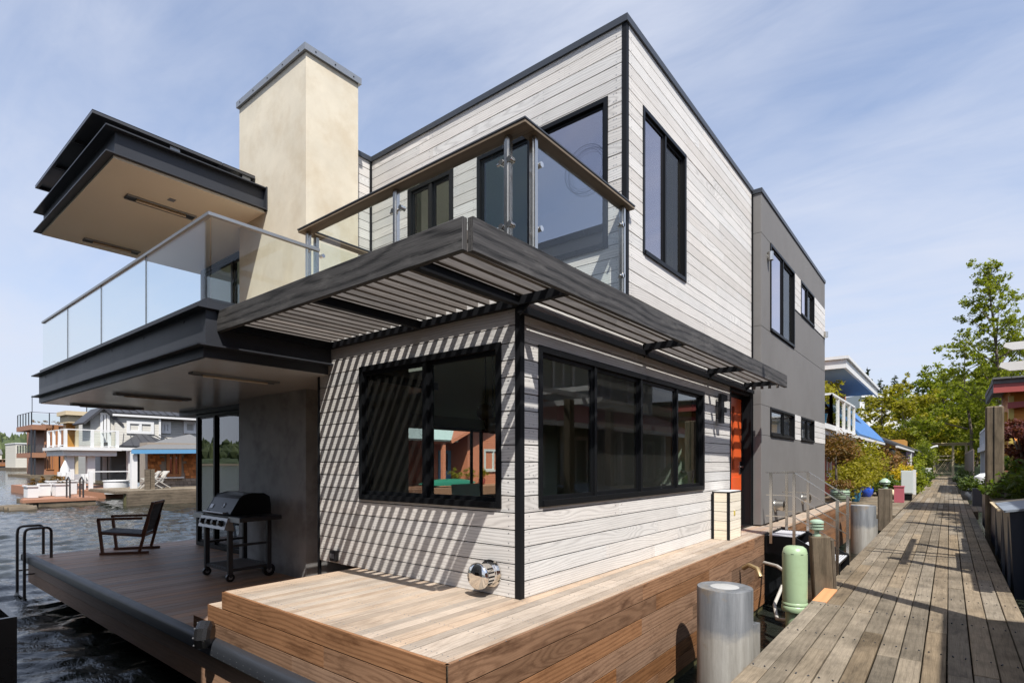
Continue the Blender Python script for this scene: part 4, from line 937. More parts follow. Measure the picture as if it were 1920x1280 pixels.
    for x_, y_ in ((-9.9, 2.5), (-7.3, 2.5), (-11.8, 4.6), (-5.4, 2.55)):
        m = MB(); m.cyl((x_, y_, WZ-1), (x_, y_, LD-.2), .14, n=14); build(m, 'piling', M['old_wood'], LDK)
    fl = MB(); fl.box(-11.3, -2.35, 3.3, 16.4, WZ-.6, LD-.21); fl.box(-4.8, -2.36, yF+.2, 3.3, WZ-.6, LD-.21); build(fl, 'float', M['concrete'], HOUSE)
decks()
# ------------------------------------------------------------------ fittings on the house
def fittings():
    c = Vector((-3.035, YW-.004, -.935))
    v = MB(); v.lathe(c, [(.118, 0), (.118, .012), (.098, .014), (.098, .045), (.092, .05), (.092, .15), (.112, .152), (.112, .17), (.10, .185), (.05, .198), (0, .2)], 36, (0, -1, 0)); V = build(v, 'exhaust_vent', M['chrome'], HOUSE, smooth=True, label='round polished steel exhaust vent')
    s = MB()
    for a in np.linspace(-1.2, .7, 6): s.box(-.0965, .0965, 0, 1, 0, 1) if False else s.bar((c.x+.0925*math.cos(a), c.y-.06, c.z+.0925*math.sin(a)), (c.x+.0925*math.cos(a), c.y-.145, c.z+.0925*math.sin(a)), .014, .004, up=(math.cos(a), 0, math.sin(a)))
    build(s, 'vent_slot', M['black'], V)
    o = MB(); o.cbox(-5.36, -5.245, YW-.05, YW-.002, -1.085, -.965, .006); O = build(o, 'outlet_box', M['black_plastic'], HOUSE)
    o = MB(); o.box(-5.335, -5.27, YW-.056, YW-.05, -1.05, -1.0); build(o, 'cover', M['grill_metal'], O)
    # small plank box beside the door
    x0, x1, y0, y1, z1 = -2.705, -2.462, 8.055, 8.62, -.412
    B = thing('plank_box', 'tall pale plank box with black edges beside the orange door', 'storage box', ((x0+x1)/2, (y0+y1)/2, D))
    m = MB(); m.box(x0, x1-.014, y0+.014, y1, D+.002, z1-.02); build(m, 'carcass', M['trim'], B)
    n = 5; h = (z1-.02-D)/n
    for i in range(n):
        za, zb = D+i*h+.004, D+(i+1)*h-.003
        m = MB(); m.box(x0+.03, x1-.032, y0, y0+.0135, za, zb); build(m, 'board', M['box_wood'], B)
        m = MB(); m.box(x1-.0135, x1, y0+.032, y1-.004, za, zb, 'y'); build(m, 'board', M['box_wood'], B)
    for a in ((x0, x0+.028, y0-.004, y0+.012), (x1-.03, x1+.004, y0-.004, y0+.03), (x1-.03, x1+.002, y1-.004, y1+.008)):
        m = MB(); m.box(*a, D+.001, z1-.021); build(m, 'edge_trim', M['trim'], B)
    m = MB(); m.box(x0, x1+.004, y0-.004, y1+.008, z1-.02, z1-.008); m2 = build(m, 'lid_edge', M['trim'], B)
    m = MB(); m.box(x0+.01, x1-.006, y0+.006, y1, z1-.0078, z1); build(m, 'lid', M['white'], B)
    m = MB(); m.box(x1+.0005, x1+.006, 8.27, 8.33, -.77, -.70); build(m, 'finger_pull', M['yellow'], B)
fittings()
def stairs():
    y0, y1 = 9.02, 10.0
    T = thing('boarding_steps', 'black steel boarding steps with stainless handrails between dock and floating house', 'steps', (-1.75, 9.5, K))
    for i, (xa, xb, z) in enumerate(((-2.215, -1.82, D-.01), (-1.82, -1.53, D-.175), (-1.53, -1.24, D-.335))):
        m = MB(); m.box(xa+.004, xb-.003, y0+.03, y1-.03, z-.035, z-.012); t = build(m, 'tread', M['black'], T)
        k = xa+.02
        while k < xb-.02: g = MB(); g.box(k, k+.022, y0+.04, y1-.04, z-.012, z, 'y'); build(g, 'tread_bar', M['tread'], t); k += .034
    for y in (y0, y1-.03):
        m = MB(); m.prism([(-2.215, D-.005), (-1.80, D-.005), (-1.22, D-.335), (-1.22, K-.16), (-1.45, K-.16), (-1.95, D-.27), (-2.215, D-.27)], y, y+.028, 'y'); build(m, 'stringer', M['black'], T, fix=True)
    m = MB(); m.box(-2.215, -2.19, y0+.03, y1-.03, D-.24, D-.037); build(m, 'apron', M['black'], T)
    for y, s in ((y0-.02, -1), (y1+.03, 1)):
        R = MB(); pts = {}
        for x, zb, zt in ((-2.13, D-.12, -.16), (-1.81, D-.12, -.16), (-1.25, K+.0, -.545)):
            p = MB(); p.box(x-.02, x+.02, y-.012, y+.012, zb, zt); build(p, 'rail_post', M['stain_st'], T)
        for dz, w in ((0, .03), (-.34, .016), (-.66, .016)):
            m = MB(); m.bar((-2.20, y, -.16+dz+.008), (-1.80, y, -.16+dz+.008), .034 if dz == 0 else .016, .014); m.bar((-1.81, y, -.16+dz+.008), (-1.2 if dz == 0 else -1.25, y, -.545+dz*.9-.03*(dz == 0)+.008), .034 if dz == 0 else .016, .014); build(m, 'handrail' if dz == 0 else 'mid_rail', M['stain_st'], T)
M['tread'] = plain('grooved_tread', (.50, .51, .53), rough=.6, var=.15)
stairs()
def piles():
    for i, (x, y, r, zt, lab) in enumerate(((-1.68, 5.36, .252, -1.185, 'thick grey steel mooring pile next to the green enamel pedestal'), (-1.69, 16.25, .275, -1.07, 'grey steel mooring pile just past the boarding steps'))):
        T = thing('mooring_pile', lab, 'pile', (x, y, WZ-.8), 'steel piles between dock and house')
        m = MB(); m.lathe((x, y, WZ-.8), [(r, 0), (r, zt-WZ+.79), (r-.004, zt-WZ+.8), (r*.2, zt-WZ+.801), (0, zt-WZ+.8012)], 40); build(m, 'shaft', M['pile'], T, smooth=True)
        d = MB(); d.lathe((x, y, zt+.001), [(r*.52, 0), (r*.50, .0018), (0, .0022)], 28); build(d, 'cap_disc', M['pile_cap'], T, smooth=True)
        a = Vector((.80, .60, 0)).normalized(); b_ = Vector((-a.y, a.x, 0)); c = Vector((x, y, 0))+a*(r-.012)
        m = MB()
        for sgn in (-1, 1): p = c+b_*sgn*.055; m.slab((p.x, p.y, -2.15), ((c+a*.085).x, (c+a*.085).y, -2.15), ((c+a*.085).x, (c+a*.085).y, zt-.34), (p.x, p.y, zt-.34), .012)
        build(m, 'guide_angle', M['pile'], T, fix=True)
M['pile_cap'] = plain('worn_cap', (.36, .36, .35), rough=.6, var=.2, scale=20)
piles()
def pedestals():
    x, y = -1.405, 7.03
    T = thing('green_pedestal', 'pale green enamel utility pedestal standing at the dock edge', 'pedestal', (x, y, -1.8))
    m = MB(); m.lathe((x, y, 0), [(.13, -1.62), (.133, -1.58), (.133, -1.06), (.132, -1.045), (.118, -.995), (.09, -.972), (.05, -.966), (0, -.965)], 36); build(m, 'hood', M['green_tank'], T, smooth=True)
    m = MB(); m.lathe((x, y, 0), [(.135, -1.72), (.142, -1.70), (.142, -1.67), (.135, -1.655), (.128, -1.65), (.138, -1.64), (.138, -1.622), (.128, -1.61)], 36); build(m, 'base_ring', M['green_tank'], T, smooth=True)
    m = MB(); m.lathe((x, y, 0), [(.10, -1.95), (.10, -1.70)], 20); build(m, 'foot', M['green_tank'], T, smooth=True)
    s = MB()
    for a in np.linspace(0, 2*math.pi, 9)[:-1]: s.bar((x+.128*math.cos(a-.12), y+.128*math.sin(a-.12), -1.05), (x+.128*math.cos(a+.12), y+.128*math.sin(a+.12), -1.05), .012, .006)
    build(s, 'hood_slot', M['black'], T)
    # timber behind it with a louvred path light
    x, y = -1.36, 8.0; a = .5
    T = thing('lamp_post', 'leaning old timber post with green louvred lamp beside the boarding steps', 'lamp post', (x, y, WZ-.5))
    m = MB(); c = Matrix.Translation((x, y, 0)) @ Matrix.Rotation(.35, 4, 'Z') @ Matrix.Rotation(-.05, 4, 'Y')
    m.cbox(-.11, .11, -.10, .10, WZ-.5, -.95, .012, 'z', c); build(m, 'post', M['old_wood'], T)
    m = MB(); m.cbox(.112, .15, -.09, .09, WZ-.4, -.99, .006, 'z', c); build(m, 'side_board', M['old_wood'], T)
    m = MB(); b = c @ Vector((-.03, .0, -.95)); m.lathe(b, [(.05, 0), (.05, .02), (.03, .03), (.03, .07), (.055, .075), (.055, .085), (.08, .09), (.08, .11), (.055, .115), (.055, .125), (.08, .13), (.08, .15), (.055, .155), (.055, .165), (.085, .17), (.08, .195), (.04, .215), (0, .22)], 24)
    build(m, 'lamp_head', M['green_pot'], T, smooth=True)
    m = MB(); m.cyl((x-.15, y-.55, WZ-.3), (x-.13, y-.55, -1.03), .04, n=10); tag(build(m, 'conduit', M['pipe'], smooth=True), 'grey conduit pipe between green pedestal and leaning post', 'pipe')
    T = tag(build(MB().tube([(-2.2, 8.9, -1.52), (-1.95, 8.6, -1.50), (-1.6, 7.9, -1.50), (-1.5, 7.3, -1.55)], .025), 'water_hose', M['pipe'], smooth=True), 'pale hose from the plank face to the green pedestal', 'hose')
    T = tag(build(MB().tube([(-1.75, 8.0, -1.65), (-1.78, 7.7, -1.85), (-1.68, 7.4, -1.95), (-1.5, 7.15, -1.88), (-1.45, 7.08, -1.75)], .022), 'power_cable', M['pipe'], smooth=True), 'looped pale cable hanging below the green pedestal', 'cable')
    T = tag(build(MB().tube([(-2.17, 7.7, -1.42), (-2.08, 7.65, -1.36), (-1.95, 7.55, -1.38), (-1.9, 7.5, -1.47)], .03), 'drain_spout', M['brass2'], smooth=True), 'bent brass coloured spout on the plank face behind the near pile', 'pipe')
    # second lamp on a timber post along the dock
    x, y = -1.40, 18.4; T = thing('lamp_post', 'short square timber post with conical grey lamp, past the far pile', 'lamp post', (x, y, K-.3))
    m = MB(); m.cbox(x-.16, x+.16, y-.16, y+.16, K-.3, K+.88, .02, 'z'); build(m, 'post', M['old_wood'], T)
    m = MB(); m.lathe((x, y, K+.88), [(.07, 0), (.07, .03), (.03, .05), (.03, .12), (.12, .125), (.12, .15), (.06, .155), (.06, .17), (.14, .175), (.13, .20), (.06, .27), (0, .29)], 20); build(m, 'lamp_head', M['green_pot'], T, smooth=True)
M['brass2'] = plain('old_brass', (.40, .30, .16), rough=.4, metal=.6, var=.2)
pedestals()
# ------------------------------------------------------------------ things on the low deck
def grill():
    T = lthing('gas_grill', 'black and steel gas grill on wheels against the stucco wall', 'grill', (-7.70, 3.26, LD))
    pr = [(.03, .86), (.015, .885), (.13, 1.08), (.18, 1.12), (.30, 1.145), (.46, 1.14), (.545, 1.09), (.56, .98), (.56, .86)]
    m = MB(); m.prism(pr, -.36, .36, 'x'); L = build(m, 'lid', M['gas_grill'], T, fix=True)
    for sx in (-.372, .36): m = MB(); m.prism([(p[0]*1.0, p[1]+.006) for p in pr], sx, sx+.012, 'x'); build(m, 'lid_end', M['gas_grill'], L, fix=True)
    m = MB(); m.tube([(-.30, -.04, .895), (.30, -.04, .895)], .014); [m.cyl((x, -.04, .895), (x, .035, .90), .009, n=8) for x in (-.27, .27)]; build(m, 'lid_handle', M['grill_metal'], L, smooth=True)
    n = Vector((0, -.86, .51)); c = Vector((.06, .075, .985)); m = MB(); m.lathe(c-n*.004, [(.036, 0), (.036, .012), (.03, .014), (.03, .010), (.0, .0095)], 24, n); build(m, 'thermometer', M['grill_metal'], L, smooth=True)
    m = MB(); m.slab(Vector((-.32, .045, .935))+n*.001, Vector((-.23, .045, .935))+n*.001, Vector((-.23, .072, .985))+n*.001, Vector((-.32, .072, .985))+n*.001, .006); build(m, 'badge', M['grill_metal'], L, fix=True)
    m = MB(); m.box(-.37, .37, .0, .57, .80, .858); build(m, 'firebox', M['gas_grill'], T)
    m = MB(); m.prism([(-.03, .835), (.02, .845), (.06, .66), (-.075, .69)], -.40, .40, 'x'); P = build(m, 'control_panel', M['grill_metal'], T, fix=True)
    n = Vector((0, -.95, .29)).normalized()
    for x in (-.27, -.09, .09, .27): k = MB(); k.lathe(Vector((x, -.055, .765)), [(.042, 0), (.042, .01), (.034, .012), (.030, .05), (.0, .052)], 18, n); build(k, 'knob', M['black_plastic'], P, smooth=True)
    for x0, x1 in ((-.72, -.375), (.375, .70)):
        m = MB(); m.cbox(x0, x1, -.01, .55, .80, .86, .012); sh = build(m, 'side_shelf', M['grill_frame'], T)
        m = MB(); m.box(x0+.01, x1-.01, -.016, -.0105, .79, .855); build(m, 'shelf_trim', M['grill_metal'], sh)
    for x in (-.35, .35):
        for y in (.02, .54): m = MB(); m.cbox(x-.03, x+.03, y-.03, y+.03, .10, .80, .006, 'z'); build(m, 'leg', M['grill_frame'], T)
    for y in (.02, .54): m = MB(); m.box(-.32, .32, y-.02, y+.02, .13, .17); build(m, 'cross_bar', M['grill_frame'], T)
    for x in (-.35, .35): m = MB(); m.box(x-.02, x+.02, .05, .51, .45, .48, 'y'); build(m, 'side_rail', M['grill_frame'], T); m = MB(); m.box(x-.02, x+.02, .05, .51, .13, .17, 'y'); build(m, 'side_rail', M['grill_frame'], T)
    for i in range(9): m = MB(); xx = -.30+i*.075; m.cyl((xx, .0, .165), (xx, .54, .165), .008, n=6); build(m, 'shelf_rod', M['grill_metal'], T)
    m = MB(); m.box(-.25, .25, .3, .5, .2, .6); build(m, 'gas_bottle_guard', M['grill_frame'], T) if False else None
    for x, y, r in ((-.35, .02, .055), (.35, .02, .055), (.35, .54, .085), (-.35, .54, .085)):
        m = MB(); m.cyl((x-.018, y, r), (x+.018, y, r), r, n=20); wv = build(m, 'wheel', M['black_plastic'], T, smooth=True)
        m = MB(); m.cyl((x-.022, y, r), (x+.022, y, r), r*.45, n=14); build(m, 'hub', M['grill_metal'], wv, smooth=True)
        m = MB(); m.box(x-.025, x+.025, y-.015, y+.015, r, .11); build(m, 'fork', M['grill_frame'], wv)
grill()
def lounge_chair():
    th = math.atan2(.83, .56)
    T = lthing('lounge_chair', 'low dark wood armchair with black woven seat on the low deck', 'chair', (-11.17, 2.87, LD), th)
    # local x: front to back, local y: width
    for y in (0, .60):
        for nm, a, b in (('runner', (-.02, y, .022), (.70, y, .022)), ('front_leg', (.02, y, .04), (-.04, y, .60)), ('arm', (-.06, y, .605), (.60, y, .605)), ('rear_leg', (.56, y, .04), (.70, y, .62))):
            m = MB(); m.bar(a, b, .035, .042); build(m, nm, M['teak'], T)
    for nm, a, b in (('seat_rail', (.0, 0, .36), (.0, .60, .36)), ('seat_rail', (.60, 0, .30), (.60, .60, .30)), ('top_rail', (.755, 0, .86), (.755, .60, .86))):
        m = MB(); m.bar(a, b, .03, .04); build(m, nm, M['teak'], T)
    for y in (.0, .60): m = MB(); m.bar((.60, y, .30), (.76, y, .88), .03, .04); build(m, 'back_post', M['teak'], T); m = MB(); m.bar((-.02, y, .37), (.62, y, .30), .03, .04); build(m, 'seat_side', M['teak'], T)
    m = MB(); m.slab((-.01, .02, .375), (.60, .02, .312), (.60, .58, .312), (-.01, .58, .375), .022); build(m, 'seat', M['mesh'], T, fix=True)
    for i in range(9):
        t = .06+i*.1; m = MB(); p = Vector((.605+.155*t, .02, .32+.55*t)); m.slab(p, p+Vector((.0145, 0, .0515)), p+Vector((.0145, .56, .0515)), p+Vector((0, .56, 0)), .014); build(m, 'back_strap', M['mesh'], T, fix=True)
lounge_chair()
def ladder():
    T = thing('swim_ladder', 'bent tube swim ladder at the corner of the low deck', 'ladder', (-11.75, 2.0, WZ-.4))
    for x in (-11.55, -12.08):
        pts = [(x, 2.29, LD), (x, 2.29, -1.13)]+[(x, 2.22+.07*math.cos(t), -1.13+.07*math.sin(t)) for t in np.linspace(.2, 1.57, 6)]+[(x, 2.03-.07*math.sin(t), -1.13+.07*math.cos(t)) for t in np.linspace(0, 1.4, 6)]+[(x, 1.955, -1.2), (x, 1.955, WZ-.5)]
        m = MB(); m.tube(pts, .021, 12); build(m, 'side_rail', M['ladder'], T, smooth=True)
        m = MB(); m.cyl((x, 1.955, -1.79), (x, 2.10, -1.79), .012, n=8); build(m, 'strut', M['ladder'], T, smooth=True)
    for z in (-2.15, -2.45): m = MB(); m.box(-12.08, -11.55, 1.93, 1.98, z-.015, z+.015); build(m, 'rung', M['ladder'], T)
M['ladder'] = plain('dark_tube_metal', (.13, .12, .115), rough=.3, metal=.8, var=.1)
ladder()
def fender():
    c = Vector((-4.83, 1.995, -1.435)); ax = Vector((-.62, -.78, .05))
    T = thing('dock_reel', 'black rounded hose reel housing fixed to the edge bumper', 'reel', tuple(c-Vector((0,0,.13))))
    m = MB(); m.lathe(c, [(.08, -.02), (.115, 0), (.122, .03), (.122, .07), (.108, .095), (.08, .10), (.076, .106), (0, .108)], 8, ax); build(m, 'housing', M['black_plastic'], T, smooth=False)
    m = MB(); m.lathe(c, [(.028, .10), (.028, .118), (.015, .122), (0, .122)], 16, ax); build(m, 'hub', M['grill_metal'], T, smooth=True)
    m = MB()
    for a in np.linspace(0, 6.28, 9)[:-1]: u = Vector((ax.y, -ax.x, 0)).normalized(); v = ax.cross(u).normalized(); p = c+u*.098*math.cos(a)+v*.098*math.sin(a); m.cyl(p+ax*.09, p+ax*.105, .007, n=6)
    build(m, 'bolts', M['grill_metal'], T, kind='stuff')
fender()
# ------------------------------------------------------------------ houses across the water (left)
def solid(parent, name, mat, *boxes, **kw):
    m = MB()
    for b in boxes: m.box(*b)
    return build(m, name, M[mat], parent, **kw)
def gable(parent, name, mat, x0, x1, y0, y1, z0, zr, ridge='x', ov=.35, t=.14):
    """two thick roof slopes; ridge runs along the given axis"""
    m = MB()
    if ridge == 'x':
        ym = (y0+y1)/2; k = (zr-z0)/(ym-y0); a = z0-k*ov
        m.slab((x0-ov, y0-ov, a), (x1+ov, y0-ov, a), (x1+ov, ym, zr), (x0-ov, ym, zr), t); m.slab((x1+ov, y1+ov, a), (x0-ov, y1+ov, a), (x0-ov, ym, zr), (x1+ov, ym, zr), t)
    else:
        xm = (x0+x1)/2; k = (zr-z0)/(xm-x0); a = z0-k*ov
        m.slab((x0-ov, y1+ov, a), (x0-ov, y0-ov, a), (xm, y0-ov, zr), (xm, y1+ov, zr), t); m.slab((x1+ov, y0-ov, a), (x1+ov, y1+ov, a), (xm, y1+ov, zr), (xm, y0-ov, zr), t)
    return build(m, name, M[mat], parent, fix=True)
def gable_wall(parent, mat, x0, x1, y0, y1, z0, zr, ridge='x', name='gable_wall'):
    m = MB()
    if ridge == 'x': m.prism([(y0, z0), (y1, z0), ((y0+y1)/2, zr)], x0, x1, 'x')
    else: m.prism([(x0, z0), (x1, z0), ((x0+x1)/2, zr)], y0, y1, 'y')
    return build(m, name, M[mat], parent, fix=True)
def railing(parent, pts, z0, z1, step=1.0, mat='white', post=.06, glassy=None, rail=.06):
    for (ax, ay), (bx, by) in zip(pts[:-1], pts[1:]):
        L = math.dist((ax, ay), (bx, by)); n = max(1, round(L/step))
        for i in range(n+1):
            t = i/n; x, y = ax+(bx-ax)*t, ay+(by-ay)*t; m = MB(); m.box(x-post, x+post, y-post, y+post, z0, z1, 'z'); build(m, 'railing_post', M[mat], parent)
        m = MB(); m.bar((ax, ay, z1), (bx, by, z1), rail*1.6, rail); build(m, 'top_rail', M[mat], parent)
        if glassy: m = MB(); m.bar((ax, ay, (z0+z1)/2), (bx, by, (z0+z1)/2), .012, (z1-z0)*.8); build(m, 'railing_glass', M[glassy], parent)
        else: m = MB(); m.bar((ax, ay, z0+.12), (bx, by, z0+.12), rail, rail*.8); build(m, 'bottom_rail', M[mat], parent)
def Y(px, X): return at(px, 800, x=X).y
def Z(px, py, X): return at(px, py, x=X).z
def grey_house():
    X = -46; T = thing('lake_house', 'grey shingled lake house with white balcony, gable and white framed windows', 'house', (-50, 14, WZ))
    zf = WZ+.9; ya, yb, yc, yd = Y(172, X), Y(216, X), Y(300, X), Y(400, X); zm = Z(200, 842, X); ze = Z(260, 779, X); zr = ze+1.9
    A = solid(T, 'wall', 'grey_lap', (X-9, X, yb, yc, zm, ze), (X-8.5, X-.5, yc, yd, zm-2.5, ze)); B = solid(T, 'wall', 'grey_lap', (X-2.2, X-.3, ya, yb, zm, Z(190, 785, X)))
    gable_wall(T, 'grey_lap', X-2.2, X-.3, ya, yb, Z(190, 785, X), Z(194, 766, X)); gable(T, 'roof', 'roof_dark', X-2.2, X-.3, ya, yb, Z(190, 785, X), Z(194, 766, X), 'x', .4)
    m = MB(); m.slab((X+.2, yb-.2, ze), (X+.2, yd, ze), (X-5, yd, zr), (X-5, yb-.2, zr), .14); R = build(m, 'roof', M['roof_dark'], T, fix=True)
    n = 14
    for i in range(n):
        y = yb+(yd-yb)*i/n; m = MB(); m.bar((X+.2, y, ze+.17), (X-5, y, zr+.17), .05, .06); build(m, 'roof_seam', M['roof_dark'], R)
    solid(T, 'fascia', 'white', (X+.15, X+.25, yb-.2, yd, ze-.12, ze+.02))
    for a, b, p, q, sp in ((237, 288, 788, 812, 1), (302, 320, 790, 812, 1), (344, 368, 788, 812, 0)):
        XX = X if a < 300 else X-.5; window(T, 'y', XX, 1, Y(a, XX), Y(b, XX), Z(a, q, XX), Z(a, p, XX), splits=((Y(a, XX)+Y(b, XX))/2,) if sp else (), fr=.2, sash=.05, glassm='glass_far', frm='white', proud=.06)
    window(T, 'y', X-.3, 1, Y(190, X), Y(208, X), Z(199, 829, X), Z(199, 773, X), splits=(Y(199, X),), fr=.16, sash=.06, glassm='glass_far', frm='white', proud=.06)
    solid(T, 'downspout', 'white', (X, X+.12, yc-.1, yc+.02, zm-2.5, ze))
    # ground floor, columns and balcony
    y0 = Y(121, X+3); y1 = Y(218, X+3); solid(T, 'balcony_deck', 'white', (X-1, X+3.4, y0-.3, y1+.2, zm-.15, zm+.05), (X-1, X+3.1, y0-.1, y1, zm-.5, zm-.15))
    railing(T, [(X-1, y0), (X+3.2, y0)], zm+.05, zm+1.15, 1.4, 'white', .07); railing(T, [(X+3.2, y0), (X+3.2, y1)], zm+.05, zm+1.15, 1.1, 'white', .08, 'glass_rail'); railing(T, [(X+3.2, y1), (X, y1)], zm+.05, zm+1.15, 1.4, 'white', .07)
    solid(T, 'wall', 'grey_fine', (X-8, X-2.4, Y(188, X-2.4), yb+.3, zf, zm), (X-8, X-2.0, yb+.3, yc+1.2, zf, zm))
    for px in (131, 170, 246): yy = Y(px, X+2.6); solid(T, 'column', 'white', (X+2.3, X+2.75, yy-.2, yy+.2, zf, zm-.15 if px < 240 else zm-.1))
    for a, b in ((192, 200), (203, 212), (215, 222)): window(T, 'y', X-2.4, 1, Y(a, X-2.4), Y(b, X-2.4), zf+.1, zm-.5, fr=.13, sash=.05, glassm='glass_far', frm='white', proud=.05)
    m = MB(); yq = Y(265, X+3); z0 = Z(230, 839, X+2.5); m.slab((X+3.2, y1+.1, z0), (X+3.2, yq+2.2, z0), (X+.2, yq+1.2, z0+.95), (X+.2, y1+2.0, z0+.95), .12); R = build(m, 'porch_roof', M['roof_dark'], T, fix=True)
    solid(T, 'porch_fascia', 'white', (X+3.1, X+3.22, y1+.1, yq+2.2, z0-.2, z0))
    for i in range(7): y = y1+.3+i*.62; m = MB(); m.bar((X+3.2, y, z0+.14), (X+.3, y+(.9-.25*i), z0+1.05), .05, .06); build(m, 'roof_seam', M['roof_dark'], R)
    # its own float deck, railing
    solid(T, 'float_deck', 'terracotta_deck', (X-9, X+5.6, Y(105, X+4), Y(262, X+4), WZ-.3, zf-.35))
    railing(T, [(X+5.0, Y(112, X+5)), (X+5.0, Y(128, X+5))], zf-.35, zf+.75, 1.5, 'white', .1); railing(T, [(X+5.0, Y(170, X+5)), (X+5.0, Y(252, X+5))], zf-.35, zf+.75, 2.2, 'white', .1, 'glass_rail')
    # planters, tubs and chairs on the float
    for px, pw, dx, h, lab in ((58, 20, 9.2, .55, 'long white planter box at the outer end of the brown raft'), (78, 26, 7.8, .6, 'white planter box in the middle of the brown raft'), (113, 54, 6.6, .7, 'wide white planter box along the float edge'), (113, 24, 8.6, .6, 'small white panelled planter with brown flowers by the swim ladder')):
        XX = X+dx; a, b = Y(px-pw/2, XX), Y(px+pw/2, XX); zz = WZ+.42
        P = thing('white_planter', lab, 'planter', (XX, (a+b)/2, zz), 'white planters on the raft'); solid(P, 'box', 'white', (XX-.45, XX+.45, a, b, zz, zz+h)); solid(P, 'rim', 'white', (XX-.5, XX+.5, a-.05, b+.05, zz+h, zz+h+.08)); solid(P, 'soil', 'soil', (XX-.42, XX+.42, a+.05, b-.05, zz+h+.081, zz+h+.1))
        leaves(P, 'foliage', M['lf_rust'], [((XX, (a+b)/2, zz+h+.2), (.4, (b-a)*.35, .18))], 160, .10)
    R = thing('swim_raft', 'low brown planked raft in front of the white planters', 'raft', (X+8.4, Y(90, X+8), WZ-.2))
    y0, y1 = Y(22, X+8.6), Y(158, X+8.6)
    for i in range(8): xx = X+5.9+i*.66; solid(R, 'deck_board', 'terracotta_deck', (xx, xx+.63, y0+(7-i)*.15, y1, WZ+.25, WZ+.40))
    solid(R, 'float_log', 'old_wood', (X+6, X+11.1, y0+.6, y1-.1, WZ-.2, WZ+.24))
    for px in (129, 154): yy = Y(px, X+10.8); m = MB(); m.tube([(X+11.0, yy, WZ-.3), (X+11.0, yy, WZ+1.3), (X+10.7, yy, WZ+1.45), (X+10.4, yy, WZ+1.3), (X+10.4, yy, WZ+.4)], .04); build(m, 'ladder_rail', M['ladder'], R, smooth=True)
    L = thing('log_raft', 'nearly sunk grey log raft lying off the brown raft', 'raft', (X+12, Y(20, X+12), WZ-.2))
    for i in range(4): m = MB(); xx = X+11.6+i*.5; m.cyl((xx, Y(-6+i*4, X+12), WZ+.02), (xx, Y(52+i*2, X+12), WZ+.05), .2, n=10); build(m, 'log', M['old_wood'], L, smooth=True)
    for i, px in enumerate((138, 150, 157, 163)):
        XX = X+4.2; yy = Y(px, XX); C = lthing('patio_chair', 'white patio chair on the float terrace, %s' % ('beside the folded parasol', 'second from the folded parasol', 'third from the folded parasol', 'next to the white column')[i], 'chair', (XX, yy, zf-.35), .6+i*.9, 'white patio chairs')
        solid(C, 'seat', 'white', (-.25, .25, -.25, .25, .40, .44)); solid(C, 'backrest', 'white', (.22, .26, -.25, .25, .5, .95))
        for lx in (-.22, .22):
            for ly in (-.22, .22): solid(C, 'leg', 'white', (lx-.02, lx+.02, ly-.02, ly+.02, 0, .40))
    U = thing('closed_parasol', 'closed white parasol standing on the float terrace', 'parasol', (X+4.4, Y(122, X+4.4), zf-.35)); m = MB(); m.lathe((X+4.4, Y(122, X+4.4), zf-.35), [(.2, 0), (.2, .06), (.03, .08), (.03, .8), (.26, .85), (.22, 1.3), (.04, 1.75), (0, 1.8)], 14); build(m, 'cover', M['white'], U, smooth=True)
    B = thing('white_tub', 'large round white tub on the float beside the grey house', 'tub', (X+6, Y(218, X+6), WZ+.3)); m = MB(); m.lathe((X+6, Y(218, X+6), WZ+.3), [(.6, 0), (.64, .4), (.64, .75), (.68, .76), (.68, .82), (.56, .83), (.54, .7), (0, .7)], 24); build(m, 'tub_wall', M['white'], B, smooth=True)
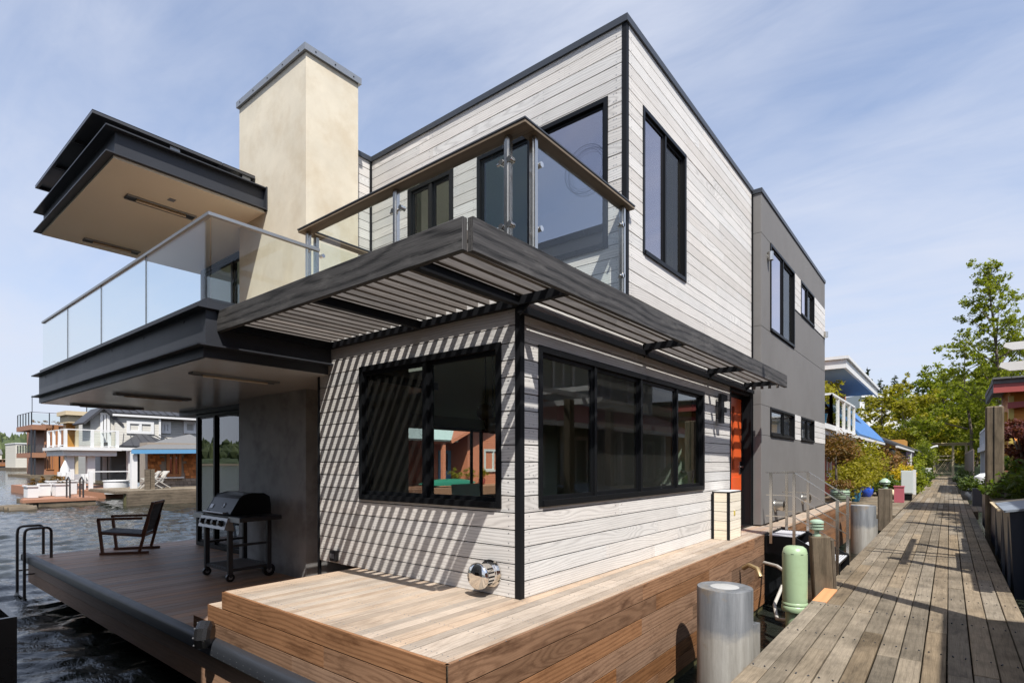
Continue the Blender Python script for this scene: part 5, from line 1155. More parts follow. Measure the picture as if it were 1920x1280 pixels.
    # a long wooden ladder lying against the white balcony
def cedar_house():
    X = -36; T = thing('cedar_cabin', 'cedar shingled floating cabin with blue eave and wooden window', 'house', (-39, 14, WZ))
    y0, y1 = Y(277, X), Y(400, X); zf = WZ+.75; ze = Z(300, 842, X); zl = Z(300, 899, X)
    solid(T, 'wall', 'cedar_grey', (X-1.3, X-.04, y0, y1, zf-.3, ze+.4))
    W = T.children[0]
    rows = 13; h = (ze-zf)/rows
    wy0, wy1, wz0, wz1 = Y(312, X), Y(339, X), Z(325, 893, X), Z(325, 845, X)
    for r in range(rows):
        y = y0-.02-(r % 2)*.1; z0 = zf+r*h
        while y < y1:
            w_ = random.uniform(.17, .30); a, b = max(y, y0), min(y+w_-.012, y1); y += w_
            if b-a < .05 or (a < wy1+.1 and b > wy0-.1 and z0 < wz1+.1 and z0+h > wz0-.1) or a > Y(372, X): continue
            m = MB(); dz = random.uniform(-.03, .01); m.slab((X+.03, a, z0+dz), (X+.03, b, z0+dz), (X-.02, b, z0+h*1.12), (X-.02, a, z0+h*1.12), .02)
            build(m, 'shingle', M['cedar_grey' if z0 < zl else 'cedar'], W)
    window(T, 'y', X, 1, wy0, wy1, wz0, wz1, splits=((wy0+wy1)/2,), fr=.14, sash=.05, glassm='glass_far', frm='hull_wood', proud=.08)
    solid(T, 'window_sill', 'white', (X, X+.22, wy0-.1, wy1+.1, wz0-.1, wz0-.02))
    za, zb = Z(248, 846, X+1), Z(372, 834, X+1); ya = Y(248, X+1.2)
    m = MB(); m.slab((X+1.2, ya, za), (X+1.2, y1, za+.1), (X-3.6, y1, za+1.15), (X-3.6, ya+3.2, za+.75), .14); build(m, 'roof', M['roof_grey'], T, fix=True)
    m = MB(); m.bar((X+1.24, ya-.05, za-.02), (X+1.24, y1, za+.08), .08, .22); build(m, 'eave_board', M['blue_trim'], T)
    yy = Y(246, X+1); solid(T, 'column', 'white', (X+.8, X+1.05, yy, yy+.28, zf, za))
    D_ = solid(T, 'porch_deck', 'old_wood', (X-1, X+3.4, Y(210, X+3), y1, zf-.12, zf)); zz = WZ
    for i in range(9): xx = X-.9+i*.48; solid(T, 'deck_board', 'dock', (xx, xx+.46, Y(212, X+3), y1, zf+.001, zf+.03))
    solid(T, 'edge_beam', 'old_wood', (X+3.4, X+3.6, Y(238, X+3.5), y1, zf-.75, zf-.10))
    for px in (238, 300, 360): yy = Y(px, X+3.2); m = MB(); m.cyl((X+3.2, yy, WZ-.6), (X+3.2, yy, zf-.1), .16, n=10); build(m, 'piling', M['algae'], T)
    for px in (272, 280): yy = Y(px, X+2.6); solid(T, 'mooring_post', 'old_wood', (X+2.5, X+2.72, yy, yy+.22, zf-.6, zf+1.1))
    for i, px in enumerate((282, 297)):
        yy = Y(px, X+1.6); C = lthing('deck_chair', 'weathered folding deck chair on the cabin porch, %s the cedar wall' % ('further from', 'nearer to')[i], 'chair', (X+1.6, yy, zf+.03), 1.5+.25*i, 'weathered deck chairs')
        for s in (-.26, .26):
            for a, b in (((-.55, s, .02), (.45, s, .95)), ((.5, s, .02), (-.35, s, .55)), ((-.4, s, .55), (.3, s, .58))): m = MB(); m.bar(a, b, .04, .05); build(m, 'side_bar', M['pipe'], C)
        m = MB(); m.slab((-.45, -.24, .42), (.1, -.24, .32), (.1, .24, .32), (-.45, .24, .42), .02); build(m, 'seat', M['pipe'], C, fix=True); m = MB(); m.slab((.1, -.24, .34), (.46, -.24, .95), (.46, .24, .95), (.1, .24, .34), .02); build(m, 'backrest', M['pipe'], C, fix=True)
def brown_tower():
    X = -110; T = thing('brown_houseboat', 'tall dark brown plank houseboat with roof terrace railing', 'house', (X-5, Y(100, X), WZ))
    a, b, c = Y(83, X), Y(140, X), Y(57, X); z = [Z(100, p, X) for p in (890, 847, 796)]; zr = Z(100, 775, X); zt = z[2]
    solid(T, 'wall', 'brown_lap', (X-12, X, a, b+3, z[0], zt))
    ym = Y(105, X); solid(T, 'corner_post', 'hull_wood', (X, X+.3, ym-.25, ym+.25, z[0], zt))
    for k, (p, q) in enumerate(((802, 838), (850, 880))):
        for i in range(4): ya = Y(86+i*4.6, X); window(T, 'y', X, 1, ya, ya+.42, Z(90, q, X), Z(90, p, X), fr=.06, sash=.03, glassm='glass_far', frm='hull_wood', proud=.08)
        window(T, 'y', X, 1, Y(111, X), Y(128, X), Z(120, q-3, X), Z(120, p-2, X), fr=.1, sash=.04, glassm='glass_far', frm='black', proud=.05)
    for zz in (z[1], zt): solid(T, 'balcony', 'brown_lap', (X-10, X+1, c, a, zz-.9, zz-.15))
    solid(T, 'float', 'old_wood', (X-13, X+3, c-.6, b+4, WZ-.4, z[0]+.05))
    for px in (59, 65): yy = Y(px, X+.8); solid(T, 'balcony_post', 'steel', (X+.7, X+.9, yy-.1, yy+.1, z[0], zt-.9))
    railing(T, [(X-9, c), (X+.8, c), (X+.8, b+3)], zt-.15, zr, 2.0, 'steel', .06, 'glass_rail'); railing(T, [(X-9, c), (X+.8, c), (X+.8, a)], z[1]-.15, z[1]+1.1, 2.0, 'steel', .06, 'glass_rail')
    leaves(T, 'terrace_plants', M['lf_rust'], [((X-3, Y(74, X)+i*1.3, zt+.5), (1.0, .7, .45)) for i in range(5)], 500, .18)
    m = MB(); m.cyl((X, c+.2, zr), (X, c+.2, zr+2.6), .05, n=6); build(m, 'mast', M['steel'], T)
def tan_villa():
    X = -76; T = thing('tan_villa', 'tan classical villa with round columns behind the white balcony', 'house', (X-4, Y(160, X), WZ))
    a, b = Y(134, X), Y(184, X); z0, z1, z2, z3 = [Z(150, p, X) for p in (893, 843, 793, 779)]
    solid(T, 'wall', 'amber_wood', (X-3.4, X-2.2, a, b+2, WZ+.3, z2)); solid(T, 'cornice', 'tan_stone', (X-3.4, X, a-.3, b+2, z2, z3), (X-3.4, X+.4, a-.6, b+2, z3, z3+.45)); solid(T, 'floor_band', 'tan_stone', (X-3.4, X, a-.2, b+2, z1-.6, z1))
    for zz0, zz1 in ((z1, z2), (WZ+.3, z1-.6)):
        for px in (147, 158, 169): yy = Y(px, X-.6); m = MB(); m.lathe((X-.6, yy, zz0), [(.42, 0), (.42, .15), (.33, .2), (.29, (zz1-zz0)-.35), (.4, (zz1-zz0)-.2), (.42, zz1-zz0)], 18); build(m, 'column', M['tan_stone'], T, smooth=True)
    solid(T, 'float', 'old_wood', (X-11, X+2, a-1, b+3, WZ-.3, WZ+.3)); railing(T, [(X-.5, Y(165, X)), (X-.5, b+2)], z3+.45, z3+2.2, 1.2, 'steel', .04, 'glass_rail')
def cream_shed():
    X = -205; T = thing('cream_boathouse', 'plain cream sided boathouse with flat roof on the water', 'boathouse', (X-6, Y(55, X), WZ)); a, b = Y(29, X), Y(84, X)
    solid(T, 'wall', 'cream_lap', (X-14, X, a, b, WZ+.8, Z(50, 832, X))); solid(T, 'roof_edge', 'white', (X-14.1, X+.15, a-.15, b+.15, Z(50, 832, X), Z(50, 830, X))); solid(T, 'float', 'old_wood', (X-15, X+2.5, a-1.2, b+2, WZ-.3, WZ+.8))
def cruiser():
    X = -330; yy = Y(8, X); T = lthing('cabin_cruiser', 'wooden cabin cruiser with varnished sides and dark blue hull', 'boat', (X, yy, WZ), 0)
    m = MB(); st = [(-5.5, 1.3, 1.5), (-2, 1.6, 1.4), (2, 1.6, 1.5), (5, 1.0, 1.9), (6.6, .06, 2.3)]
    for (a, w0, h0), (b, w1, h1) in zip(st[:-1], st[1:]):
        for s in (-1, 1): m.quad((s*w0*.7, a, -.2), (s*w1*.7, b, -.2), (s*w1, b, h1*.5), (s*w0, a, h0*.5))
    build(m, 'hull', M['hull_blue'], T); m = MB()
    for (a, w0, h0), (b, w1, h1) in zip(st[:-1], st[1:]):
        for s in (-1, 1): m.quad((s*w0, a, h0*.5), (s*w1, b, h1*.5), (s*w1*1.02, b, h1), (s*w0*1.02, a, h0))
        m.quad((-w0, a, h0), (-w1, b, h1), (w1, b, h1), (w0, a, h0))
    m.quad((-1.3, -5.5, -.2), (1.3, -5.5, -.2), (1.3, -5.5, 1.5), (-1.3, -5.5, 1.5)); build(m, 'topsides', M['hull_wood'], T)
    solid(T, 'cabin', 'brown_lap', (-1.2, 1.2, -4, 2.5, 1.4, 3.6)); solid(T, 'cabin_roof', 'tan_stone', (-1.4, 1.4, -4.4, 2.9, 3.6, 3.75))
    for i in range(4): solid(T, 'window', 'glass_far', (1.21, 1.25, -3.6+i*1.5, -2.5+i*1.5, 2.5, 3.3))
def far_shore():
    t0 = math.atan2(*reversed([FW[i]+(470-CXP)/FPX*RT[i] for i in (0, 1)])); t1 = t0+2.6
    n, k = 260, 14; m = MB(); rads = np.linspace(520, 1500, k)
    def H(th, j): 
        base = (j/(k-1))**1.1; q = .62+.38*mnoise.noise(Vector((th*5.0, j*.25, 1.3)))+.25*mnoise.noise(Vector((th*17, j*.4, 4)))
        return -2.3+64*base*q if j else -2.8
    for i in range(n):
        th = t0+(t1-t0)*i/(n-1)
        for j in range(k): m.v.append((rads[j]*math.cos(th), rads[j]*math.sin(th), H(th, j)))
    for i in range(n-1):
        for j in range(k-1): a = i*k+j; m.f.append((a, a+k, a+k+1, a+1))
    m.uv = [(0, 0)]*(4*len(m.f)); build(m, 'hills', M['hill'], smooth=True, loc=(0, 0, -2.5), kind='structure', fix=True)
    tr = MB(); NT_ = 5200
    ico = [(0, 0, 1), (.89, 0, .45), (.28, .85, .45), (-.72, .53, .45), (-.72, -.53, .45), (.28, -.85, .45), (.72, .53, -.3), (-.28, .85, -.3), (-.89, 0, -.3), (-.28, -.85, -.3), (.72, -.53, -.3)]
    fc = [(0,1,2),(0,2,3),(0,3,4),(0,4,5),(0,5,1),(1,6,2),(2,7,3),(3,8,4),(4,9,5),(5,10,1),(2,6,7),(3,7,8),(4,8,9),(5,9,10),(1,10,6)]
    for q in range(NT_):
        th = t0+(t1-t0)*(random.random()**1.6); jj = random.uniform(.2, k-1.01); j = int(jj); f = jj-j
        r = rads[j]+(rads[j+1]-rads[j])*f; z = H(th, j)*(1-f)+H(th, j+1)*f
        con = random.random() < .22; s = random.uniform(5, 11)*(.55 if con else 1); h = s*random.uniform(1.6, 2.8)*(1.5 if con else .62); b = len(tr.v)
        for v in ico:
            e = random.uniform(.75, 1.2); w_ = (1-.72*max(v[2], 0)) if con else 1
            tr.v.append((r*math.cos(th)+v[0]*s*e*w_*.7, r*math.sin(th)+v[1]*s*e*w_*.7, z+h*.5+v[2]*h*e*.6))
        for g in fc: tr.f.append(tuple(b+i for i in g))
    tr.uv = [(0, 0)]*(3*len(tr.f)); o = build(tr, 'far_woods', M['lf_hill'], loc=(0, 0, 0), kind='stuff'); o['label'] = 'dense mixed trees covering the far shore hills'
    for q in range(16):
        px = random.uniform(-10, 60) if q < 9 else random.uniform(-300, 330); d = random.uniform(380, 520); p = at(px, 867, d=d); s = random.uniform(8, 15); z0 = -2.3
        T = thing('shore_house', 'small pale house on the far shore below the wooded hills', 'house', (p.x, p.y, z0), 'houses on the far shore'); hh = random.uniform(5, 11)
        solid(T, 'wall', 'cream_lap', (p.x-s/2, p.x+s/2, p.y-s*.6, p.y+s*.6, z0-.5, z0+hh)); gable(T, 'roof', 'roof_grey', p.x-s/2, p.x+s/2, p.y-s*.6, p.y+s*.6, z0+hh, z0+hh+s*.28, random.choice('xy'), .5)
    lo = MB(); 
    for i in range(n):
        th = t0+(t1-t0)*i/(n-1); lo.v.append((500*math.cos(th), 500*math.sin(th), -2.25)); lo.v.append((540*math.cos(th), 540*math.sin(th), -.9))
    for i in range(n-1): lo.f.append((2*i, 2*i+2, 2*i+3, 2*i+1))
    lo.uv = [(0, 0)]*(4*len(lo.f)); build(lo, 'shore', M['old_wood'], loc=(0, 0, -2.3), kind='structure', fix=True)
M['hill'] = plain('hill_ground', (.06, .085, .035), rough=.95, var=.6, scale=.02)
def leaves(parent, name, mat, blobs, n, size, loc=None, up=.35, hollow=.0):
    """many leaf-sized faces spread through the volume of a set of ellipsoids"""
    v = np.array([b[1][0]*b[1][1]*b[1][2] for b in blobs])**.67; cnt = np.maximum(1, (n*v/v.sum()).astype(int)); m = MB(); C = []
    for (c, r), k in zip(blobs, cnt):
        q = max(3, int(k/26)); d = rng.normal(size=(q, 3)); d /= np.linalg.norm(d, axis=1, keepdims=True); sc = d*(rng.random((q, 1))**.4)*1.08
        o = sc[rng.integers(0, q, k)]+rng.normal(size=(k, 3))*.17                      # twigs: leaves gather round points with gaps between
        C.append(np.array(c)+o*np.array(r))
    C = np.concatenate(C); k = len(C); nz = rng.normal(size=(k, 3)); nz[:, 2] = np.abs(nz[:, 2])+up; nz /= np.linalg.norm(nz, axis=1, keepdims=True)
    t = np.cross(nz, rng.normal(size=(k, 3))); t /= np.linalg.norm(t, axis=1, keepdims=True); b = np.cross(nz, t)
    s = size*(.55+.9*rng.random((k, 1))); t = t*s; b = b*s*.55
    V = np.stack([C-t*.5, C+b*.5, C+t*.5+nz*s*.12, C-b*.5], 1).reshape(-1, 3); m.v = V.tolist(); m.f = np.arange(4*k).reshape(-1, 4).tolist(); m.uv = [(0, 0)]*(4*k)
    return build(m, name, mat, parent)
grey_house(); cedar_house(); brown_tower(); tan_villa(); cream_shed(); cruiser(); far_shore()
# ------------------------------------------------------------------ along the dock: neighbours on the left side
def blue_roof_house():
    T = thing('balcony_house', 'red and orange house with white balcony and blue awning roof along the dock', 'house', (-6.5, 30, K))
    solid(T, 'wall', 'red_lap', (-10, -4.7, 23.2, 37.2, K, .45)); solid(T, 'wall', 'orange_lap', (-9.9, -4.72, 23.25, 37.1, .55, 3.85)); solid(T, 'trim_band', 'white', (-10, -4.66, 23.2, 37.2, .45, .58))
    solid(T, 'wall', 'white', (-9.8, -4.8, 22.9, 23.2, 1.3, 3.8))
    [solid(T, 'corner_board', 'white', bb) for bb in ((-4.72, -4.6, 23.1, 23.35, K, 3.8), (-4.72, -4.62, 25.4, 25.7, K, .45), (-4.72, -4.62, 33.2, 33.5, .58, 3.8))]
    R = solid(T, 'roof', 'blue_soffit', (-10.6, -3.25, 24.9, 36.6, 3.80, 3.84)); solid(T, 'roof_fascia', 'white', (-10.7, -3.14, 24.8, 36.7, 3.845, 4.05), (-10.8, -3.05, 24.72, 36.78, 4.052, 4.17))
    solid(T, 'fascia_board', 'white', (-3.24, -3.14, 24.8, 36.7, 3.70, 3.844), (-10.7, -3.24, 24.8, 24.9, 3.70, 3.844))
    solid(T, 'balcony_deck', 'white', (-4.69, -3.3, 20.5, 28.9, 1.18, 1.36), (-4.69, -3.42, 20.6, 28.8, 1.0, 1.18)); solid(T, 'balcony_soffit', 'blue_soffit', (-4.65, -3.5, 20.7, 28.7, .96, .999))
    railing(T, [(-3.36, 22.8), (-3.36, 28.85)], 1.36, 2.50, 1.5, 'white', .05, 'glass_rail', .07); railing(T, [(-4.6, 22.8), (-3.36, 22.8)], 1.36, 2.50, 1.5, 'white', .05, 'glass_rail', .07)
    m = MB(); m.slab((-3.2, 29.0, 1.22), (-3.2, 42.0, 1.22), (-4.9, 42.0, 3.2), (-4.9, 29.0, 3.2), .1); build(m, 'awning_roof', M['blue_roof'], T, fix=True)
    m = MB(); m.bar((-3.16, 23.0, 1.1), (-3.16, 42.2, 1.16), .12, .12); build(m, 'gutter', M['white'], T)
    [solid(T, 'porch_post', 'white', (-3.45, -3.33, yy, yy+.12, K, 1.1)) for yy in (29.2, 35.5)]
    window(T, 'y', -4.72, 1, 26.4, 27.6, 1.45, 3.5, fr=.14, sash=.05, glassm='glass_far', frm='white', proud=.05, name='balcony_door'); window(T, 'y', -4.7, 1, 30.4, 31.6, -.7, .4, fr=.12, sash=.05, glassm='glass_far', frm='white', proud=.05)
    window(T, 'x', 22.9, -1, -6.4, -5.3, 1.6, 3.5, fr=.12, sash=.05, glassm='glass_far', frm='orange_lap', proud=.05)
    P = thing('balcony_shrub', 'leafy shrub spilling over the white balcony rail', 'plant', (-4.0, 24.6, 1.36)); leaves(P, 'foliage', M['lf_yellow'], [((-4.0, 24.0, 2.75), (.5, .9, .5)), ((-3.8, 25.3, 2.95), (.45, .8, .45)), ((-4.0, 23.2, 2.6), (.5, .6, .5))], 1500, .13); m = MB(); m.tube([(-4.0, 24.4, 1.9), (-3.95, 24.4, 2.3), (-3.9, 24.6, 2.8)], .03); build(m, 'stem', M['bark'], P); m = MB(); m.lathe((-4.0, 24.4, 1.36), [(.2, 0), (.28, .5), (.3, .55), (.26, .55), (.0, .5)], 16); build(m, 'pot', M['teal_pot'], P, smooth=True)
def shingle_house():
    T = thing('shingle_cottage', 'low dark shingled cottage with white framed window behind the shrubs', 'house', (-6, 49, K))
    solid(T, 'wall', 'dark_shingle', (-9, -3.0, 42.4, 60, K, .95)); m = MB(); m.slab((-2.55, 40.8, 1.0), (-2.55, 60.5, 1.0), (-6, 60.5, 2.6), (-6, 40.8, 2.6), .12); build(m, 'roof', M['roof_dark'], T, fix=True)
    m = MB(); m.bar((-2.5, 40.7, .98), (-2.5, 60.6, .98), .12, .12); build(m, 'gutter', M['white'], T)
    window(T, 'y', -3.0, 1, 43.2, 49.5, -.55, .85, splits=(46.5,), fr=.16, sash=.05, glassm='glass_far', frm='white', proud=.06); window(T, 'y', -3.0, 1, 52.5, 54, -1.4, -.75, fr=.12, sash=.04, glassm='glass_far', frm='white', proud=.06)
    solid(T, 'porch_post', 'white', (-2.62, -2.5, 57.5, 57.7, K, .95)); solid(T, 'roof_deck', 'amber_wood', (-5, -3.2, 61, 66, 1.2, 2.1))
    T = thing('lilac_cottage', 'small lilac sided cottage past the dark shingled one', 'house', (-4, 65, K)); solid(T, 'wall', 'lilac', (-7, -2.55, 61, 70, K, 1.0)); m = MB(); m.slab((-2.2, 60.7, 1.0), (-2.2, 70.5, 1.0), (-5, 70.5, 2.3), (-5, 60.7, 2.3), .12); build(m, 'roof', M['roof_grey'], T, fix=True); window(T, 'y', -2.55, 1, 63, 64.6, -.6, .6, fr=.12, sash=.04, glassm='glass_far', frm='white', proud=.05)
M['lilac'] = lap('lilac_siding', (.42, .30, .36), .14)
blue_roof_house(); shingle_house()
def landing():
    # side landing in front of the balcony house
    L = thing('side_landing', 'pale planked landing leading off the dock to the balcony house', 'landing', (-2.5, 26, K-.3))
    solid(L, 'frame', 'old_wood', (-4.6, -1.32, 20.4, 41, K-.3, K-.05))
    for i in range(21): x = -4.6+i*.156; solid(L, 'plank', 'dock', (x, x+.148, 20.4, 41, K-.049, K-.012)) if False else None
    y = 20.4
    while y < 41: solid(L, 'plank', 'dock', (-4.6, -1.30, y, y+.19, K-.049, K-.010)); y += .2
landing()
def pot(name, lab, mat, c, r, h, prof=None, group=None):
    T = thing(name, lab, 'pot', c, group); m = MB(); m.lathe(c, prof or [(r*.6, 0), (r*.92, h*.35), (r, h*.75), (r*.9, h*.93), (r, h), (r*.85, h), (r*.8, h*.86), (0, h*.85)], 24); build(m, 'pot_body', M[mat], T, smooth=True); return T
def plants():
    c = (-2.47, 18.25, D); T = pot('striped_pot', 'wide ribbed pale green pot at the end of the house deck', 'green_pot', c, .26, .36)
    for i in range(5): m = MB(); m.lathe((c[0], c[1], c[2]+.06+i*.06), [(.215+.012*i, 0), (.232+.012*i, .012), (.215+.012*i, .024)], 24); build(m, 'rib', M['black'], T, smooth=True) if i < 4 else None
    leaves(T, 'foliage', M['lf_rust'], [((c[0], c[1], D+.46), (.32, .32, .16))], 500, .07)
    p = at(1570, 905, x=-2.95); p.z = K; T = thing('standard_tree', 'small rusty leaved standard tree on a thin stem by the balcony house', 'tree', (-3.15, 22.3, K)); m = MB(); m.tube([(-3.15, 22.3, K), (-3.13, 22.3, -.6), (-3.15, 22.3, .45)], [.05, .04, .035]); build(m, 'trunk', M['bark'], T, smooth=True); leaves(T, 'crown', M['lf_rust'], [((-3.15, 22.3, .55), (.62, .75, .48)), ((-2.95, 22.9, .35), (.5, .5, .4))], 2600, .10)
    T = thing('broad_shrub', 'broad yellow green shrub between the landing pots', 'shrub', (-3.0, 26.5, K))
    m = MB(); [m.tube([(-3.0, 26.5, K), (-3.0+dx*.5, 26.5+dy*.5, -.9), (-3.0+dx, 26.5+dy, -.1)], [.05, .035, .015]) for dx, dy in ((.3, .6), (-.3, -.8), (.1, 1.6), (.4, -.4))]; build(m, 'stem', M['bark'], T)
    leaves(T, 'crown', M['lf_yellow'], [((-2.95, 27.4, .15), (.8, 1.3, .7)), ((-3.0, 25.4, -.35), (.75, 1.1, .65)), ((-2.8, 28.6, -.1), (.7, 1.1, .6)), ((-3.0, 24.2, -.75), (.6, .9, .5)), ((-2.9, 26.6, -.5), (.8, 1.4, .4))], 6500, .12)
    T = thing('autumn_shrub', 'orange tinged shrub below the cottage window', 'shrub', (-2.7, 38, K)); leaves(T, 'crown', M['lf_rust'], [((-2.6, 37, -.1), (.7, 1.8, .75)), ((-2.5, 40, -.4), (.6, 2.0, .6))], 2200, .15); m = MB(); m.tube([(-2.6, 38, K), (-2.6, 37.6, -.3)], .05); build(m, 'stem', M['bark'], T)
    a = at(1624, 931, z=-1.61); T = pot('cobalt_pot', 'bright cobalt blue glazed bowl on the landing', 'blue_pot', (a.x, a.y, K-.01), .30, .46); leaves(T, 'foliage', M['lf_mid'], [((a.x, a.y, K+.6), (.28, .28, .2))], 350, .08)
    a = at(1603, 940, z=-1.61); T = pot('teal_pot', 'tall teal glazed pot beside the ribbed green one', 'teal_pot', (a.x, a.y, K-.01), .24, .62); leaves(T, 'foliage', M['lf_mid'], [((a.x, a.y, K+.85), (.3, .3, .3))], 500, .09)
    a = at(1653, 928, z=-1.61); T = pot('turquoise_pot', 'dark turquoise pot half hidden behind the timber lamp post', 'teal_pot', (a.x, a.y, K-.01), .3, .6); leaves(T, 'foliage', M['lf_mid'], [((a.x, a.y, K+.75), (.55, .6, .45))], 900, .12)
    for i, (px, py, w_, h, ml, lab) in enumerate(((1668, 930, .55, .75, 'lf_mid', 'arching green fern clump at the dock edge'), (1712, 925, .6, .5, 'lf_bright', 'bright grass tuft beside the grey cabinet'), (1730, 912, .7, .6, 'lf_bright', 'loose grass clump further along the dock'), (1745, 905, .8, .9, 'lf_mid', 'green bush before the white arch'))):
        a = at(px, py, z=K); a.x = min(a.x, -1.5); T = thing('edge_plant', lab, 'plant', (a.x, a.y, K)); leaves(T, 'foliage', M[ml], [((a.x-.2, a.y, K+h*.6), (w_, w_*1.2, h*.7))], 900, .16, up=.1); m = MB(); m.cyl((a.x-.2, a.y, K), (a.x-.2, a.y, K+h*.5), .03, n=6); build(m, 'stem', M['bark'], T)
    T = thing('yellow_flowers', 'tall yellow flowering bush above the grey cabinet', 'shrub', (-1.75, 34, K)); leaves(T, 'flowers', M['lf_fl'], [((-1.85, 33.0, -.75), (.45, 1.0, .5)), ((-1.8, 35.0, -.5), (.4, 1.3, .5))], 1500, .12); leaves(T, 'foliage', M['lf_bright'], [((-1.9, 34, -1.1), (.45, 1.4, .45))], 900, .12); m = MB(); m.cyl((-1.85, 34, K), (-1.85, 34, -.9), .03, n=6); build(m, 'stem', M['bark'], T)
    T = thing('climbing_vine', 'yellow green climber covering the cottage end by the arch', 'plant', (-2.2, 72, K)); leaves(T, 'foliage', M['lf_bright'], [((-2.4, 62, -.1), (.6, 3, .9)), ((-2.3, 70, .4), (.9, 4, 1.2)), ((-2.2, 78, .8), (1.1, 4, 1.5)), ((-1.9, 56, -.7), (.4, 3, .6))], 5200, .24); m = MB(); m.tube([(-2.3, 70, K), (-2.3, 70, 0), (-2.2, 74, 1)], .06); build(m, 'stem', M['bark'], T)
    # boxes along the edge
    a = at(1686, 941, z=K); T = thing('pink_crate', 'upright faded pink wooden box at the dock edge', 'box', (a.x, a.y, K)); solid(T, 'box', 'pink_box', (a.x-.16, a.x+.16, a.y-.2, a.y+.2, K, K+.62)); solid(T, 'lid', 'pink_box', (a.x-.18, a.x+.18, a.y-.22, a.y+.22, K+.62, K+.66))
    a = at(1701, 937, z=K); T = thing('grey_cabinet', 'tall pale grey utility cabinet on the dock edge', 'cabinet', (a.x, a.y, K)); solid(T, 'cabinet_body', 'util_grey', (a.x-.21, a.x+.21, a.y-.2, a.y+.2, K+.28, K+1.26)); solid(T, 'base', 'black', (a.x-.17, a.x+.17, a.y-.17, a.y+.17, K, K+.28)); solid(T, 'door', 'util_grey', (a.x-.19, a.x+.19, a.y-.215, a.y-.201, K+.32, K+1.22)); solid(T, 'side_panel', 'white', (a.x+.215, a.x+.30, a.y-.15, a.y+.2, K+.25, K+1.3))
    a = at(1762, 903, z=K); T = thing('mail_box', 'small white topped letter box on a post near the arch', 'letter box', (-1.35, a.y, K)); solid(T, 'post', 'old_wood', (-1.42, -1.3, a.y-.06, a.y+.06, K, K+.8)); solid(T, 'box', 'white', (-1.55, -1.15, a.y-.3, a.y+.3, K+.8, K+1.15))
    a = at(1672, 934, z=K); T = tag(build(MB().lathe((a.x, a.y, K), [(.1, 0), (.2, .08), (.23, .2), (.18, .33), (.06, .4), (0, .41)], 16), 'stone_ball', M['tan_stone'], smooth=True), 'pale round stone ornament next to the pink box', 'ornament')
plants()
def gate():
    y = 86; T = thing('lattice_gate', 'cream lattice gate closing the end of the dock', 'gate', (-.3, y, K)); 
    for x in (-1.45, .35, 1.6): solid(T, 'gate_post', 'tan_stone', (x-.12, x+.12, y-.1, y+.1, K, 2.1))
    solid(T, 'top_beam', 'tan_stone', (-1.7, 2.2, y-.12, y+.12, 2.1, 2.35), (-1.7, 2.2, y-.3, y+.3, 2.36, 2.45)); solid(T, 'rail', 'tan_stone', (-1.3, .2, y-.04, y+.04, .3, .45), (-1.3, .2, y-.04, y+.04, K+.25, K+.42), (-1.3, .2, y-.04, y+.04, .75, .9))
    for i in range(9):
        for s in (-1, 1): m = MB(); x = -1.28+i*.18; m.bar((x, y+.01*s, K+.42), (max(-1.3, min(.2, x+s*.9)), y+.01*s, .3), .03, .02); build(m, 'lattice_slat', M['tan_stone'], T)
    A = thing('white_arch', 'white garden arch standing on the left of the gate', 'arch', (-1.6, 76, K)); m = MB(); m.tube([(-1.9, 76, K), (-1.9, 76, .9)]+[(-1.0-.9*math.cos(t), 76, .9+.9*math.sin(t)) for t in np.linspace(.1, 1.6, 8)], .12, 10); build(m, 'arch_tube', M['white'], A, smooth=True); m = MB(); m.tube([(-1.9, 77, K), (-1.9, 77, .9)]+[(-1.0-.9*math.cos(t), 77, .9+.9*math.sin(t)) for t in np.linspace(.1, 1.6, 8)], .12, 10); build(m, 'arch_tube', M['white'], A, smooth=True)
gate()
